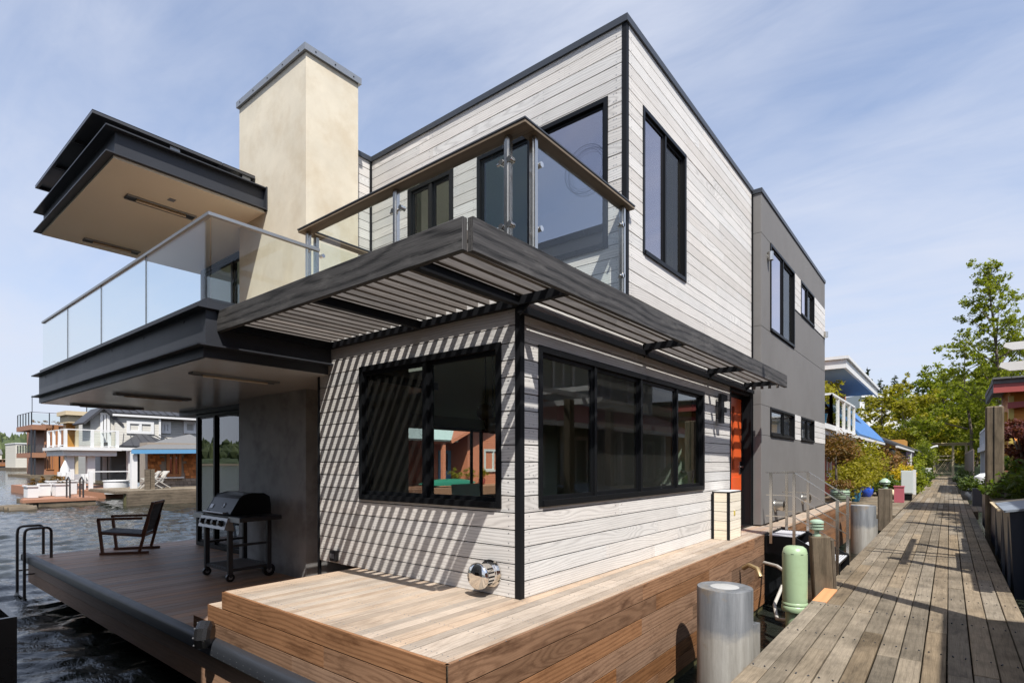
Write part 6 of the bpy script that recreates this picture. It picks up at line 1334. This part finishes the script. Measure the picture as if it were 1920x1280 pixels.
# ------------------------------------------------------------------ right side of the dock
def right_side():
    T = thing('timber_pile', 'tall squared old timber post with a split face on the right of the dock', 'post', (.82, 17.0, WZ-.5)); m = MB(); m.cbox(.66, .985, 16.85, 17.15, WZ-.5, 1.31, .03, 'z'); build(m, 'shaft', M['old_wood'], T); m = MB(); m.box(.80, .815, 16.838, 16.86, K, 1.30, 'z'); build(m, 'split', M['black'], T)
    T = thing('arbor', 'white arbor with pointed rafter tails on a dark timber post', 'arbor', (.95, 10, K))
    for y, xp in ((9.95, .80), (12.2, 1.02)): m = MB(); m.cbox(xp, xp+.17, y-.09, y+.09, WZ-.3, 1.36, .012, 'z'); build(m, 'post', M['old_wood'], T)
    for y, z in ((10.95, 1.36),):
        m = MB(); m.prism([(.58, z+.07), (.70, z), (3.0, z), (3.0, z+.13), (.60, z+.13)], y-.03, y+.03, 'y'); build(m, 'rafter', M['white'], T, fix=True)
    for x, z in ((1.15, 1.492),): m = MB(); m.box(x-.025, x+.025, 9.3, 13.0, z, z+.10, 'y'); build(m, 'purlin', M['white'], T)
    for y, z in ((10.5, 1.595),):
        m = MB(); m.prism([(.60, z+.06), (.70, z), (3.0, z), (3.0, z+.11), (.62, z+.11)], y-.03, y+.03, 'y'); build(m, 'rafter', M['white'], T, fix=True)
    # navy boxes with sloped lids
    for i, (y0, y1, x0, h, lab) in enumerate(((10.35, 12.1, .66, .92, 'navy box with sloped blue grey lid beside the arbor post'), (12.4, 14.6, .70, .80, 'second navy dock box, with a pale slanted lid, behind the first'))):
        T = thing('dock_box', lab, 'dock box', (x0+.3, (y0+y1)/2, K)); m = MB(); m.prism([(x0+.05, K-.3), (x0+.8, K-.3), (x0+.8, K+h+.12), (x0, K+h-.02)], y0, y1, 'y'); build(m, 'box', M['navy'], T, fix=True); m = MB(); m.slab((x0-.06, y0-.05, K+h-.02), (x0+.85, y0-.05, K+h+.14), (x0+.85, y1+.05, K+h+.14), (x0-.06, y1+.05, K+h-.02), .03); build(m, 'lid', M['lid_grey' if i == 0 else 'tan_stone'], T, fix=True)
        [solid(T, 'batten', 'slate', (x0, x0+.03, yy, yy+.06, K-.2, K+h-.1)) for yy in (y0+.3, y1-.4)]
    T = thing('bed_planter', 'dark raised planter with leafy greens behind the navy boxes', 'planter', (1.3, 17.5, K)); solid(T, 'box', 'navy', (.75, 2.2, 15.2, 21.0, K-.2, -.85)); solid(T, 'rim', 'old_wood', (.72, 2.24, 15.15, 21.05, -.85, -.81)); leaves(T, 'foliage', M['lf_mid'], [((1.2, 16.4, -.55), (.5, 1.0, .32)), ((1.5, 18.6, -.35), (.6, 1.3, .45)), ((1.1, 20.2, -.6), (.4, .8, .3))], 2600, .13)
    T = thing('red_maple', 'small dark red Japanese maple in front of the orange house', 'tree', (1.6, 20, -.85)); m = MB(); [m.tube([(1.6, 20, -.85), (1.6+dx*.3, 20+dy*.3, .1), (1.6+dx, 20+dy, 1.0)], [.05, .035, .012]) for dx, dy in ((-.3, .5), (.3, -.6), (-.25, -.5), (.2, .9))]; build(m, 'trunk', M['bark'], T); leaves(T, 'crown', M['lf_maple'], [((1.5, 20.6, .95), (.45, .7, .2)), ((1.4, 19.3, .72), (.35, .6, .2)), ((1.6, 20.8, .45), (.45, .5, .18)), ((1.45, 20.0, .15), (.3, .5, .18))], 2600, .10)
    T = thing('orange_house', 'orange sided house with dark red eave boards behind the maple', 'house', (5, 26, K)); solid(T, 'wall', 'orange_lap', (1.42, 8.0, 22.0, 25.6, K, 2.3)); solid(T, 'roof', 'roof_grey', (1.0, 8.6, 21.5, 26.0, 2.32, 2.45)); 
    for i in range(9): x = 1.0+i*.42; solid(T, 'roof_tile', 'roof_grey', (x, x+.40, 21.42, 22.3, 2.452, 2.50))
    solid(T, 'eave_board', 'red_paint', (1.02, 8.6, 21.52, 21.6, 2.06, 2.318)); m = MB(); m.prism([(1.35, 1.78), (5, 2.0), (5, 1.85), (1.35, 1.60)], 21.8, 21.88, 'y'); build(m, 'rake_board', M['red_paint'], T, fix=True)
    solid(T, 'side_eave', 'trim', (1.02, 1.1, 21.6, 26.0, 2.1, 2.318)); window(T, 'x', 22.0, -1, 1.95, 2.75, .3, 1.55, fr=.08, sash=.03, glassm='glass_far', frm='yellow', proud=.03); solid(T, 'corner_board', 'yellow', (1.38, 1.50, 21.96, 22.08, K, 1.98)); window(T, 'y', 1.42, -1, 23.2, 24.8, .2, 1.6, fr=.1, sash=.04, glassm='glass_far', frm='yellow', proud=.05)
    T = thing('white_cottage', 'small white cottage with lattice balcony past the tall timber post', 'house', (4, 41, K)); solid(T, 'wall', 'util_grey', (2.25, 7, 36, 47, K, 1.1)); solid(T, 'wall', 'white_lap', (2.9, 7, 36.5, 47, 1.1, 2.55)); solid(T, 'porch_roof', 'white', (1.45, 3, 35.6, 47.3, .65, .95)); solid(T, 'roof', 'white', (2.1, 7.4, 36, 47.6, 2.55, 2.72), (1.9, 7.6, 35.7, 47.9, 2.722, 2.8)); [solid(T, 'porch_post', 'white', (1.55, 1.75, yy, yy+.25, K, .65)) for yy in (36, 41, 46)]; window(T, 'y', 2.25, -1, 37, 39.4, -.8, .4, fr=.12, sash=.05, glassm='glass_far', frm='white', proud=.05); window(T, 'y', 2.9, -1, 38, 40, 1.35, 2.4, fr=.12, sash=.05, glassm='glass_far', frm='white', proud=.05)
    railing(T, [(1.6, 35.8), (1.6, 46.8)], .96, 1.9, 2.2, 'white', .06, None, .08)
    for i in range(12): m = MB(); y = 35.9+i*.9; m.bar((1.6, y, 1.05), (1.6, y+.8, 1.85), .03, .05); m.bar((1.6, y+.8, 1.05), (1.6, y, 1.85), .03, .05); build(m, 'lattice', M['white'], T)
    T = thing('slate_planter', 'square slate grey planter with clipped grass on the dock landing', 'planter', (.98, 27.2, K)); solid(T, 'box', 'slate', (.68, 1.28, 26.9, 27.5, K-.03, K+.62)); leaves(T, 'foliage', M['lf_mid'], [((.98, 27.2, K+.68), (.28, .28, .14))], 400, .08)
    for i, (x, y, w_, h, ml, lab) in enumerate(((.62, 30.5, .35, .7, 'lf_mid', 'leafy potted plant behind the slate planter'), (.55, 36, .4, .7, 'lf_dark', 'dark potted bush along the right dock edge'), (.7, 44, .45, .8, 'lf_mid', 'green potted bush by the white cottage porch'))):
        T = pot('edge_pot', lab, 'slate', (x, y, K), .24, .4); leaves(T, 'foliage', M[ml], [((x, y, K+.4+h*.45), (w_, w_, h*.5))], 700, .11)
    T = thing('covered_lounger', 'pale bundled cover on the cottage porch', 'cover', (1.35, 33, K)); m = MB(); m.lathe((1.3, 33.2, K), [(.45, 0), (.5, .5), (.42, .95), (.2, 1.1), (0, 1.12)], 12); build(m, 'cover', M['white'], T, smooth=True)
    T = thing('dark_fence', 'dark slatted fence along the right of the dock near the gate', 'fence', (1.2, 60, K))
    for i in range(22): y = 50+i*1.25; solid(T, 'fence_board', 'dark_shingle', (1.3, 1.36, y, y+1.18, K, .9+.1*(i % 2)))
    # grey house with a red porch roof, beyond the frame on the right: it shades the dock and stands in the long window
    T = thing('porch_house', 'grey sided dock house with red porch roof', 'house', (5, 13, K)); solid(T, 'wall', 'grey_fine', (3.3, 9, 8.2, 20.4, K, 1.5)); solid(T, 'wall', 'grey_lap', (3.6, 9, 8.4, 20.2, 1.5, 3.6)); m = MB(); m.slab((1.75, 20.5, .92), (1.75, 8.0, .92), (3.7, 8.0, 1.75), (3.7, 20.5, 1.75), .1); build(m, 'porch_roof', M['roof_red'], T, fix=True); m = MB(); m.bar((1.72, 7.9, .93), (1.72, 20.6, .93), .12, .12); build(m, 'gutter', M['white'], T)
    for y in (8.3, 11.3, 14.3, 17.3, 20.2): solid(T, 'porch_post', 'white', (1.85, 1.97, y-.06, y+.06, K, .92))
    gable(T, 'roof', 'roof_dark', 3.6, 9, 8.4, 20.2, 3.6, 4.7, 'y', .5); gable_wall(T, 'grey_lap', 3.6, 9, 8.4, 20.2, 3.6, 4.65, 'y')
    for y in (9, 11, 13.2, 15.6, 18): window(T, 'y', 3.6, -1, y, y+1.2, 2.1, 3.3, splits=(y+.6,), fr=.12, sash=.04, glassm='glass_far', frm='white', proud=.05)
    for y in (8.8, 11, 13.3, 15.8, 18.2): window(T, 'y', 3.3, -1, y, y+1.4, -.7, .8, splits=(y+.7,), fr=.12, sash=.04, glassm='glass_far', frm='white', proud=.05)
    T = thing('salmon_house', 'salmon sided low dock house with white eaves', 'house', (5, 1, K)); solid(T, 'wall', 'salmon_lap', (2.4, 8, -7, 5.6, K, 1.25)); m = MB(); m.slab((1.62, 6.1, 1.2), (1.62, -7.5, 1.2), (5.2, -7.5, 3.0), (5.2, 6.1, 3.0), .12); m.slab((8.6, -7.5, 1.2), (8.6, 6.1, 1.2), (5.2, 6.1, 3.0), (5.2, -7.5, 3.0), .12); build(m, 'roof', M['roof_dark'], T, fix=True); gable_wall(T, 'salmon_lap', 2.4, 8, -7, 5.6, 1.25, 2.8, 'y'); m = MB(); m.bar((1.58, -7.6, 1.22), (1.58, 6.2, 1.22), .1, .14); build(m, 'gutter', M['white'], T)
    for y in (-4, -.5, 3): window(T, 'y', 2.4, -1, y, y+1.5, -.5, .9, splits=(y+.75,), fr=.12, sash=.04, glassm='glass_far', frm='white', proud=.05)
    T = thing('utility_pole', 'tall timber utility pole beside the dock', 'pole', (1.15, 6.6, WZ)); m = MB(); m.cyl((1.15, 6.6, WZ-.5), (1.15, 6.6, 6.2), .13, .10, 14); build(m, 'pole', M['old_wood'], T, smooth=True); m = MB(); m.bar((.3, 6.6, 5.7), (2.0, 6.6, 5.7), .09, .11); build(m, 'cross_arm', M['old_wood'], T)
right_side()
# ------------------------------------------------------------------ red house seen through the rooms, and the unseen neighbour that shades the low deck
def through_view():
    # plane x = -24 behind the glazed doors
    X = -24; q = lambda px, py: at(px, py, x=X)
    T = thing('salmon_cottage', 'salmon cottage with pale green roof and blue door seen through the rooms', 'house', (X-3, q(850, 850).y, WZ))
    ya, yb, yc = q(735, 850).y, q(830, 850).y, q(960, 850).y; zt = q(800, 827).z; zf = WZ+.8
    solid(T, 'wall', 'salmon_lap', (X-6, X-2.6, ya-3, yb, zf, zt+.3), (X-6, X, yb+2.2, yc+3, zf, zt+1.2), (X-6, X-1.6, yb, yb+2.2, zf, zt+.3))
    m = MB(); m.slab((X+.5, ya-4, zt), (X+.5, yb+.8, zt), (X-3.4, yb+3.4, zt+2.0), (X-3.4, ya-4, zt+2.0), .12); build(m, 'roof', M['roof_pale'], T, fix=True)
    m = MB(); m.slab((X+.6, yb+.2, zt-.1), (X+.6, yb+5.0, zt+2.0), (X-4, yb+5.0, zt+2.0), (X-4, yb+.2, zt-.1), .2); build(m, 'gable_roof', M['salmon_lap'], T, fix=True)
    solid(T, 'porch_post', 'salmon_lap', (X+.2, X+.4, q(822, 850).y, q(822, 850).y+.22, zf, zt)); 
    y0 = q(855, 850).y; solid(T, 'door', 'blue_trim', (X-1.59, X-1.5, y0, y0+1.2, zf, zf+2.2)); D_ = T.children[-1]; solid(D_, 'pane', 'glass_far', (X-1.499, X-1.47, y0+.2, y0+.75, zf+.9, zf+2.0))
    y0 = q(907, 850).y; window(T, 'y', X, 1, y0, y0+1.9, zf+.8, zf+2.3, splits=(y0+.95,), fr=.14, sash=.05, glassm='glass_far', frm='white', proud=.05)
    window(T, 'y', X-2.6, 1, q(757, 850).y, q(777, 850).y, zf+.4, zf+1.9, fr=.1, sash=.05, glassm='glass_far', frm='white', proud=.05)
    solid(T, 'porch_deck', 'terracotta_deck', (X-6, X+2.2, ya-4, yc+3, WZ+.3, zf)); solid(T, 'float', 'old_wood', (X-6, X+2.0, ya-4, yc+3, WZ-.4, WZ+.29))
    C = lthing('canoe', 'upturned green canoe on a stand in front of the salmon cottage', 'canoe', (X+1.4, q(810, 903).y, q(810, 908).z), math.pi/2)
    m = MB(); n = 16
    for i in range(n+1):
        t = -1+2*i/n; w_ = .42*(1-t*t)**.6+.01; h = .34*(1-abs(t)**3)+.03
        for k in range(9): a = math.pi*k/8; m.v.append((t*2.3, w_*math.cos(a), h*math.sin(a)+(.10*abs(t)**3)))
    for i in range(n):
        for k in range(8): a = i*9+k; m.f.append((a, a+9, a+10, a+1))
    m.uv = [(0, 0)]*(4*len(m.f)); build(m, 'hull', M['canoe'], C, smooth=True, fix=True)
    h = q(810, 908).z-zf
    for x in (-1.2, 1.2): solid(C, 'trestle', 'old_wood', (x-.05, x+.05, -.45, .45, -.06, .02), (x-.04, x+.04, -.4, -.32, -h, -.06), (x-.04, x+.04, .32, .4, -h, -.06))
    for i, (px, lab) in enumerate(((842, 'yellow green potted bush on the salmon cottage porch'), (868, 'round leafy pot plant by the blue door'), (893, 'small leafy pot right of the blue door'))):
        p = q(px, 900); T2 = pot('porch_pot', lab, 'red_paint', (X+.5, p.y, zf), .22, .4); leaves(T2, 'foliage', M['lf_yellow'], [((X+.5, p.y, zf+.7), (.35, .4, .35))], 500, .1)
through_view()
def south_neighbour():  # out-of-view house, placed and sized so its shadow falls on the low deck
    T = thing('shading_neighbour', 'grey neighbouring floating house, out of view, sized to shade the low deck', 'house', (-6.5, -3, WZ)); y = .38
    solid(T, 'wall', 'grey_fine', (-10, -3.02, -7, y, WZ+.6, 5.0)); solid(T, 'roof', 'roof_dark', (-10.1, -2.98, -7.1, y+.04, 5.0, 5.15)); solid(T, 'float', 'concrete', (-10.5, -2.9, -7.5, y+.1, WZ-.5, WZ+.6))
    for x in (-9.2, -6): window(T, 'x', y, 1, x, x+1.8, -.4, 1.2, splits=(x+.9,), fr=.08, sash=.04, glassm='glass_far', frm='black', proud=.0)
    window(T, 'y', -3.02, 1, -4.2, -2.6, -.5, 1.1, splits=(-3.4,), fr=.1, sash=.04, glassm='glass_far', frm='white', proud=.03); window(T, 'y', -3.02, 1, -4.2, -2.6, 2.4, 4.0, splits=(-3.4,), fr=.1, sash=.04, glassm='glass_far', frm='white', proud=.03); solid(T, 'corner_board', 'white', (-3.12, -2.995, y-.12, y+.022, WZ+.6, 4.99))
    P = thing('black_planter', 'black square planter standing on the neighbouring deck edge', 'planter', (-4.9, .45, -1.62)); x0, x1, y0, y1 = -5.4, -4.36, .50, .705; 
    solid(P, 'box', 'black_plastic', (x0, x1, y0, y0+.03, -1.62, -.92), (x0, x1, y1-.03, y1, -1.62, -.92), (x0, x0+.03, y0+.03, y1-.03, -1.62, -.92), (x1-.03, x1, y0+.03, y1-.03, -1.62, -.92)); solid(P, 'soil', 'soil', (x0+.03, x1-.03, y0+.03, y1-.03, -1.3, -1.0))
    solid(T, 'side_deck', 'old_wood', (-10.4, -3.0, y+.101, .74, -1.74, -1.62))
south_neighbour()
# ------------------------------------------------------------------ shore, street trees and the hillside at the end of the dock
def shore():
    m = MB(); xs = np.linspace(-70, 140, 43); ys = np.concatenate([np.linspace(87, 130, 14), np.linspace(140, 420, 15)])
    for y in ys:
        for x in xs: s = max(0, (y-96))/60; m.v.append((x, y+(x < -25)*(-25-x)*.6, K-.15+min(12, 5.5*s)*(1+.1*mnoise.noise(Vector((x*.05, y*.05, 0)))) if y > 88 else WZ-.6))
    n = len(xs)
    for j in range(len(ys)-1):
        for i in range(n-1): a = j*n+i; m.f.append((a, a+1, a+n+1, a+n))
    m.uv = [(0, 0)]*(4*len(m.f)); build(m, 'ground', M['hill'], smooth=True, loc=(0, 100, K), kind='structure')
shore()
def tree(name, label, base, height, crown_r, mat, nleaf, leaf, cat='tree', trunk_r=.2, blobs=11, low=.3, group=None, limbs=7, tall=1.0, seed=None, dense=.55):
    r = random.Random(seed if seed is not None else label); b = Vector(base); T = thing(name, label, cat, tuple(b), group)
    tr = MB(); top = b+Vector((r.uniform(-.5, .5), r.uniform(-.5, .5), height*.96)); pts = [b+(top-b)*t+Vector((math.sin(t*5+r.random())*.02*height, math.cos(t*4)*.015*height, 0)) for t in np.linspace(0, 1, 7)]; pts[0] = b
    tr.tube(pts, [trunk_r*(1-.88*t) for t in np.linspace(0, 1, 7)], 9); bl = []
    for i in range(limbs):
        t = low+(.93-low)*i/max(1, limbs-1); p = b+(top-b)*t; a = i*2.4+r.random(); reach = crown_r*(1-.75*max(0, (t-.45)/.55)**1.3*tall)*r.uniform(.7, 1.05); q = p+Vector((math.cos(a)*reach, math.sin(a)*reach, reach*r.uniform(.15, .55)))
        tr.tube([p, p+(q-p)*.5+Vector((0, 0, .08*reach)), q], [trunk_r*(1-t)*.55+.02, trunk_r*(1-t)*.3+.015, .012], 6)
        rr = crown_r*.36*(1.15-.6*t)*r.uniform(.85, 1.2); bl += [(tuple(q), (rr*1.15, rr*1.15, rr*dense*1.2)), (tuple(p+(q-p)*.6), (rr*1.1, rr*1.1, rr*dense))]
    for i in range(blobs): 
        t = r.uniform(low+.05, .95); a = r.uniform(0, 6.28); rad = crown_r*r.uniform(.1, .85)*(1-.7*max(0, (t-.5)/.5)*tall); rr = crown_r*r.uniform(.20, .36)*(1.1-.5*t); c = b+(top-b)*t+Vector((math.cos(a)*rad, math.sin(a)*rad, 0)); bl.append((tuple(c), (rr, rr, rr*dense*1.3)))
    bl.append((tuple(top), (crown_r*.16, crown_r*.16, crown_r*.25)))
    build(tr, 'trunk', M['bark'], T, smooth=True); leaves(T, 'crown', M[mat], bl, nleaf, leaf); return T
def conifer(label, base, height, r0, group=None):
    r = random.Random(label); b = Vector(base); T = thing('conifer_tree', label, 'tree', tuple(b), group); m = MB(); m.cyl(b, b+Vector((0, 0, height)), .35, .04, 8); build(m, 'trunk', M['bark'], T); bl = []
    n = int(height*1.1)
    for i in range(n):
        t = .18+.8*i/n; rad = r0*(1-t)**.8*r.uniform(.75, 1.15)
        for k in range(3): a = r.uniform(0, 6.28); bl.append(((b.x+math.cos(a)*rad*.5, b.y+math.sin(a)*rad*.5, b.z+height*t), (rad*.6+.15, rad*.6+.15, height*.028)))
    leaves(T, 'crown', M['lf_dark'], bl, 2600, .65); return T
def P(px, d, z): a = at(px, 867, d=d); return (a.x, a.y, z)
def tall_tree():
    b = Vector(P(1866, 50, K)); r = random.Random(3); H = 19.6; T = thing('tall_tree', 'tall slim young tree with airy spring leaves rising over the cottages', 'tree', tuple(b)); tr = MB(); bl = []
    def ax(t): return b+Vector((.35*math.sin(t*4.2)-.25*t, .25*math.cos(t*3.3)-.25, H*t))
    tr.tube([ax(t) for t in np.linspace(0, 1, 14)], [.24*(1-.93*t) for t in np.linspace(0, 1, 14)], 9); n = 30
    for i in range(n):
        t = .24+.72*i/(n-1); p = ax(t); a = i*2.399+r.uniform(-.4, .4); L = (4.3*(1-t)**.75+.45)*r.uniform(.65, 1.15); rise = r.uniform(.6, 1.3)
        q = p+Vector((math.cos(a)*L, math.sin(a)*L, L*rise)); mid = p+(q-p)*.5-Vector((0, 0, .08*L)); tr.tube([p, mid, q], [.035+.07*(1-t), .03+.03*(1-t), .012], 6)
        for k in range(5):
            f = .35+.7*k/4; c = p+(q-p)*min(f, 1.0)+Vector((r.gauss(0, .16*L), r.gauss(0, .16*L), r.gauss(0, .12*L))); e = r.uniform(.5, .95)*(.75+.5*(1-t)); bl.append((tuple(c), (e*1.1, e*1.1, e*.95)))
            if k in (2, 4): tr.tube([mid+(q-mid)*f*.7, c], [.018, .008], 5)
    for t in np.linspace(.86, 1.0, 6): c = ax(t); bl.append((tuple(c), (.34, .34, .5)))
    build(tr, 'trunk', M['bark'], T, smooth=True); leaves(T, 'crown', M['lf_bright'], bl, 17000, .22)
tall_tree()
tree('street_tree', 'dense spring green tree right of the gate, below the tall thin tree', P(1850, 74, K), 14, 6.0, 'lf_bright', 7500, .42, seed=2, blobs=16)
tree('street_tree', 'broad bright green tree spreading right above the lattice gate', P(1775, 80, K), 14.5, 6.0, 'lf_bright', 8500, .42, seed=3, blobs=18, low=.22)
tree('street_tree', 'yellow green tree left of the gate, between cottage roof and white building', P(1700, 78, K), 13.2, 5.8, 'lf_yellow', 8000, .42, seed=4, blobs=18, low=.15)
tree('street_tree', 'rounded yellow green tree in front of the white building', P(1652, 72, K), 10.6, 4.6, 'lf_yellow', 6500, .40, seed=6, blobs=16, low=.12)
tree('street_tree', 'mid green tree behind the gate on rising ground', P(1735, 100, K+.8), 16.5, 6, 'lf_mid', 7000, .5, seed=7, blobs=16, low=.2)
tree('street_tree', 'small light green tree with an open top behind the gate trees', P(1765, 105, K+1), 17.5, 4.0, 'lf_bright', 4200, .42, seed=8, blobs=8, tall=1.0)
tree('street_tree', 'leaning light green tree between the tall thin tree and the gate', P(1815, 62, K), 15.5, 5.2, 'lf_bright', 5200, .36, seed=9, blobs=9, low=.25)
tree('street_tree', 'bushy bright tree behind the orange house', P(1915, 60, K), 15, 5.5, 'lf_bright', 6500, .36, seed=10, blobs=14)
tree('street_tree', 'mid green tree behind the white cottage', P(1835, 92, K+.5), 12, 5.5, 'lf_mid', 5000, .5, seed=12, blobs=14, low=.1)
tree('street_tree', 'low yellow green thicket tree at the shore beside the gate', P(1790, 88, K), 6.5, 4.2, 'lf_yellow', 4500, .4, seed=13, blobs=14, low=.08)
tree('street_tree', 'low green thicket tree behind the lilac cottage', P(1722, 86, K), 6.5, 4.2, 'lf_mid', 4500, .4, seed=14, blobs=14, low=.08)
tree('street_tree', 'full spring green tree filling the gap between tall tree and orange house', P(1893, 66, K), 13.5, 6.2, 'lf_bright', 7500, .38, seed=21, blobs=18, low=.12)
tree('street_tree', 'full yellow green tree behind the leaning one', P(1828, 82, K), 15.5, 6.0, 'lf_yellow', 7500, .42, seed=22, blobs=18, low=.12)
tree('street_tree', 'bright green tree behind the arch climbers', P(1755, 92, K), 13.5, 5.5, 'lf_bright', 6500, .44, seed=23, blobs=16, low=.1)
for i, (px, d, h, r0) in enumerate(((1626, 128, 21, 4.2), (1652, 138, 20.0, 6.5), (1678, 142, 21.5, 7.0), (1702, 150, 20.5, 6), (1722, 146, 19.5, 6), (1745, 150, 17, 6), (1790, 140, 10, 6), (1600, 150, 13, 6))):
    conifer(('pointed dark conifer nearest the white fascia roof', 'dark flat topped conifer beside the pointed one', 'broad dark cedar on the hillside', 'dark conifer behind the broad cedar', 'lower dark conifer right of the cedars', 'short dark conifer above the yellow trees', 'dark conifer behind the open topped tree', 'dark conifer hidden behind the balcony house roof')[i], P(px, d, K+3.0), h, r0)
def hill_building():
    a = at(1652, 760, d=112); b = at(1700, 760, d=112); T = thing('white_office', 'low white building with strip windows among the trees on the hillside', 'building', (a.x, a.y, K+2))
    c = (a+b)/2; z0, z1 = K+2, at(1652, 745, d=112).z; m = MB(); p0, p1 = at(1612, 760, d=112), at(1712, 760, d=112); n = Vector((FW[0], FW[1], 0))*9
    m.slab((p0.x, p0.y, z0), (p1.x, p1.y, z0), ((p1+n).x, (p1+n).y, z0), ((p0+n).x, (p0+n).y, z0), z1-z0); build(m, 'wall', M['white'], T, fix=True)
    m = MB(); e = Vector((FW[0], FW[1], 0))*-.6; q0, q1 = p0+e, p1+e; m.slab((q0.x, q0.y, z1), (q1.x, q1.y, z1), ((q1+n).x, (q1+n).y, z1), ((q0+n).x, (q0+n).y, z1), .5); build(m, 'roof_edge', M['white'], T, fix=True)
    for px in (1622, 1637, 1655, 1672, 1690):
        w0, w1 = at(px, 750, d=111.9), at(px+13, 765, d=111.9); m = MB(); m.slab((w0.x, w0.y, w1.z), (w1.x, w1.y, w1.z), (w1.x, w1.y, w0.z), (w0.x, w0.y, w0.z), .08); build(m, 'window', M['glass_far'], T, fix=True)
hill_building()
# ------------------------------------------------------------------ lift everything from eye-relative heights to water = 0
for o in list(S.objects):
    if o.parent is None and o.type not in ('CAMERA', 'LIGHT'): o.location.z += ZO
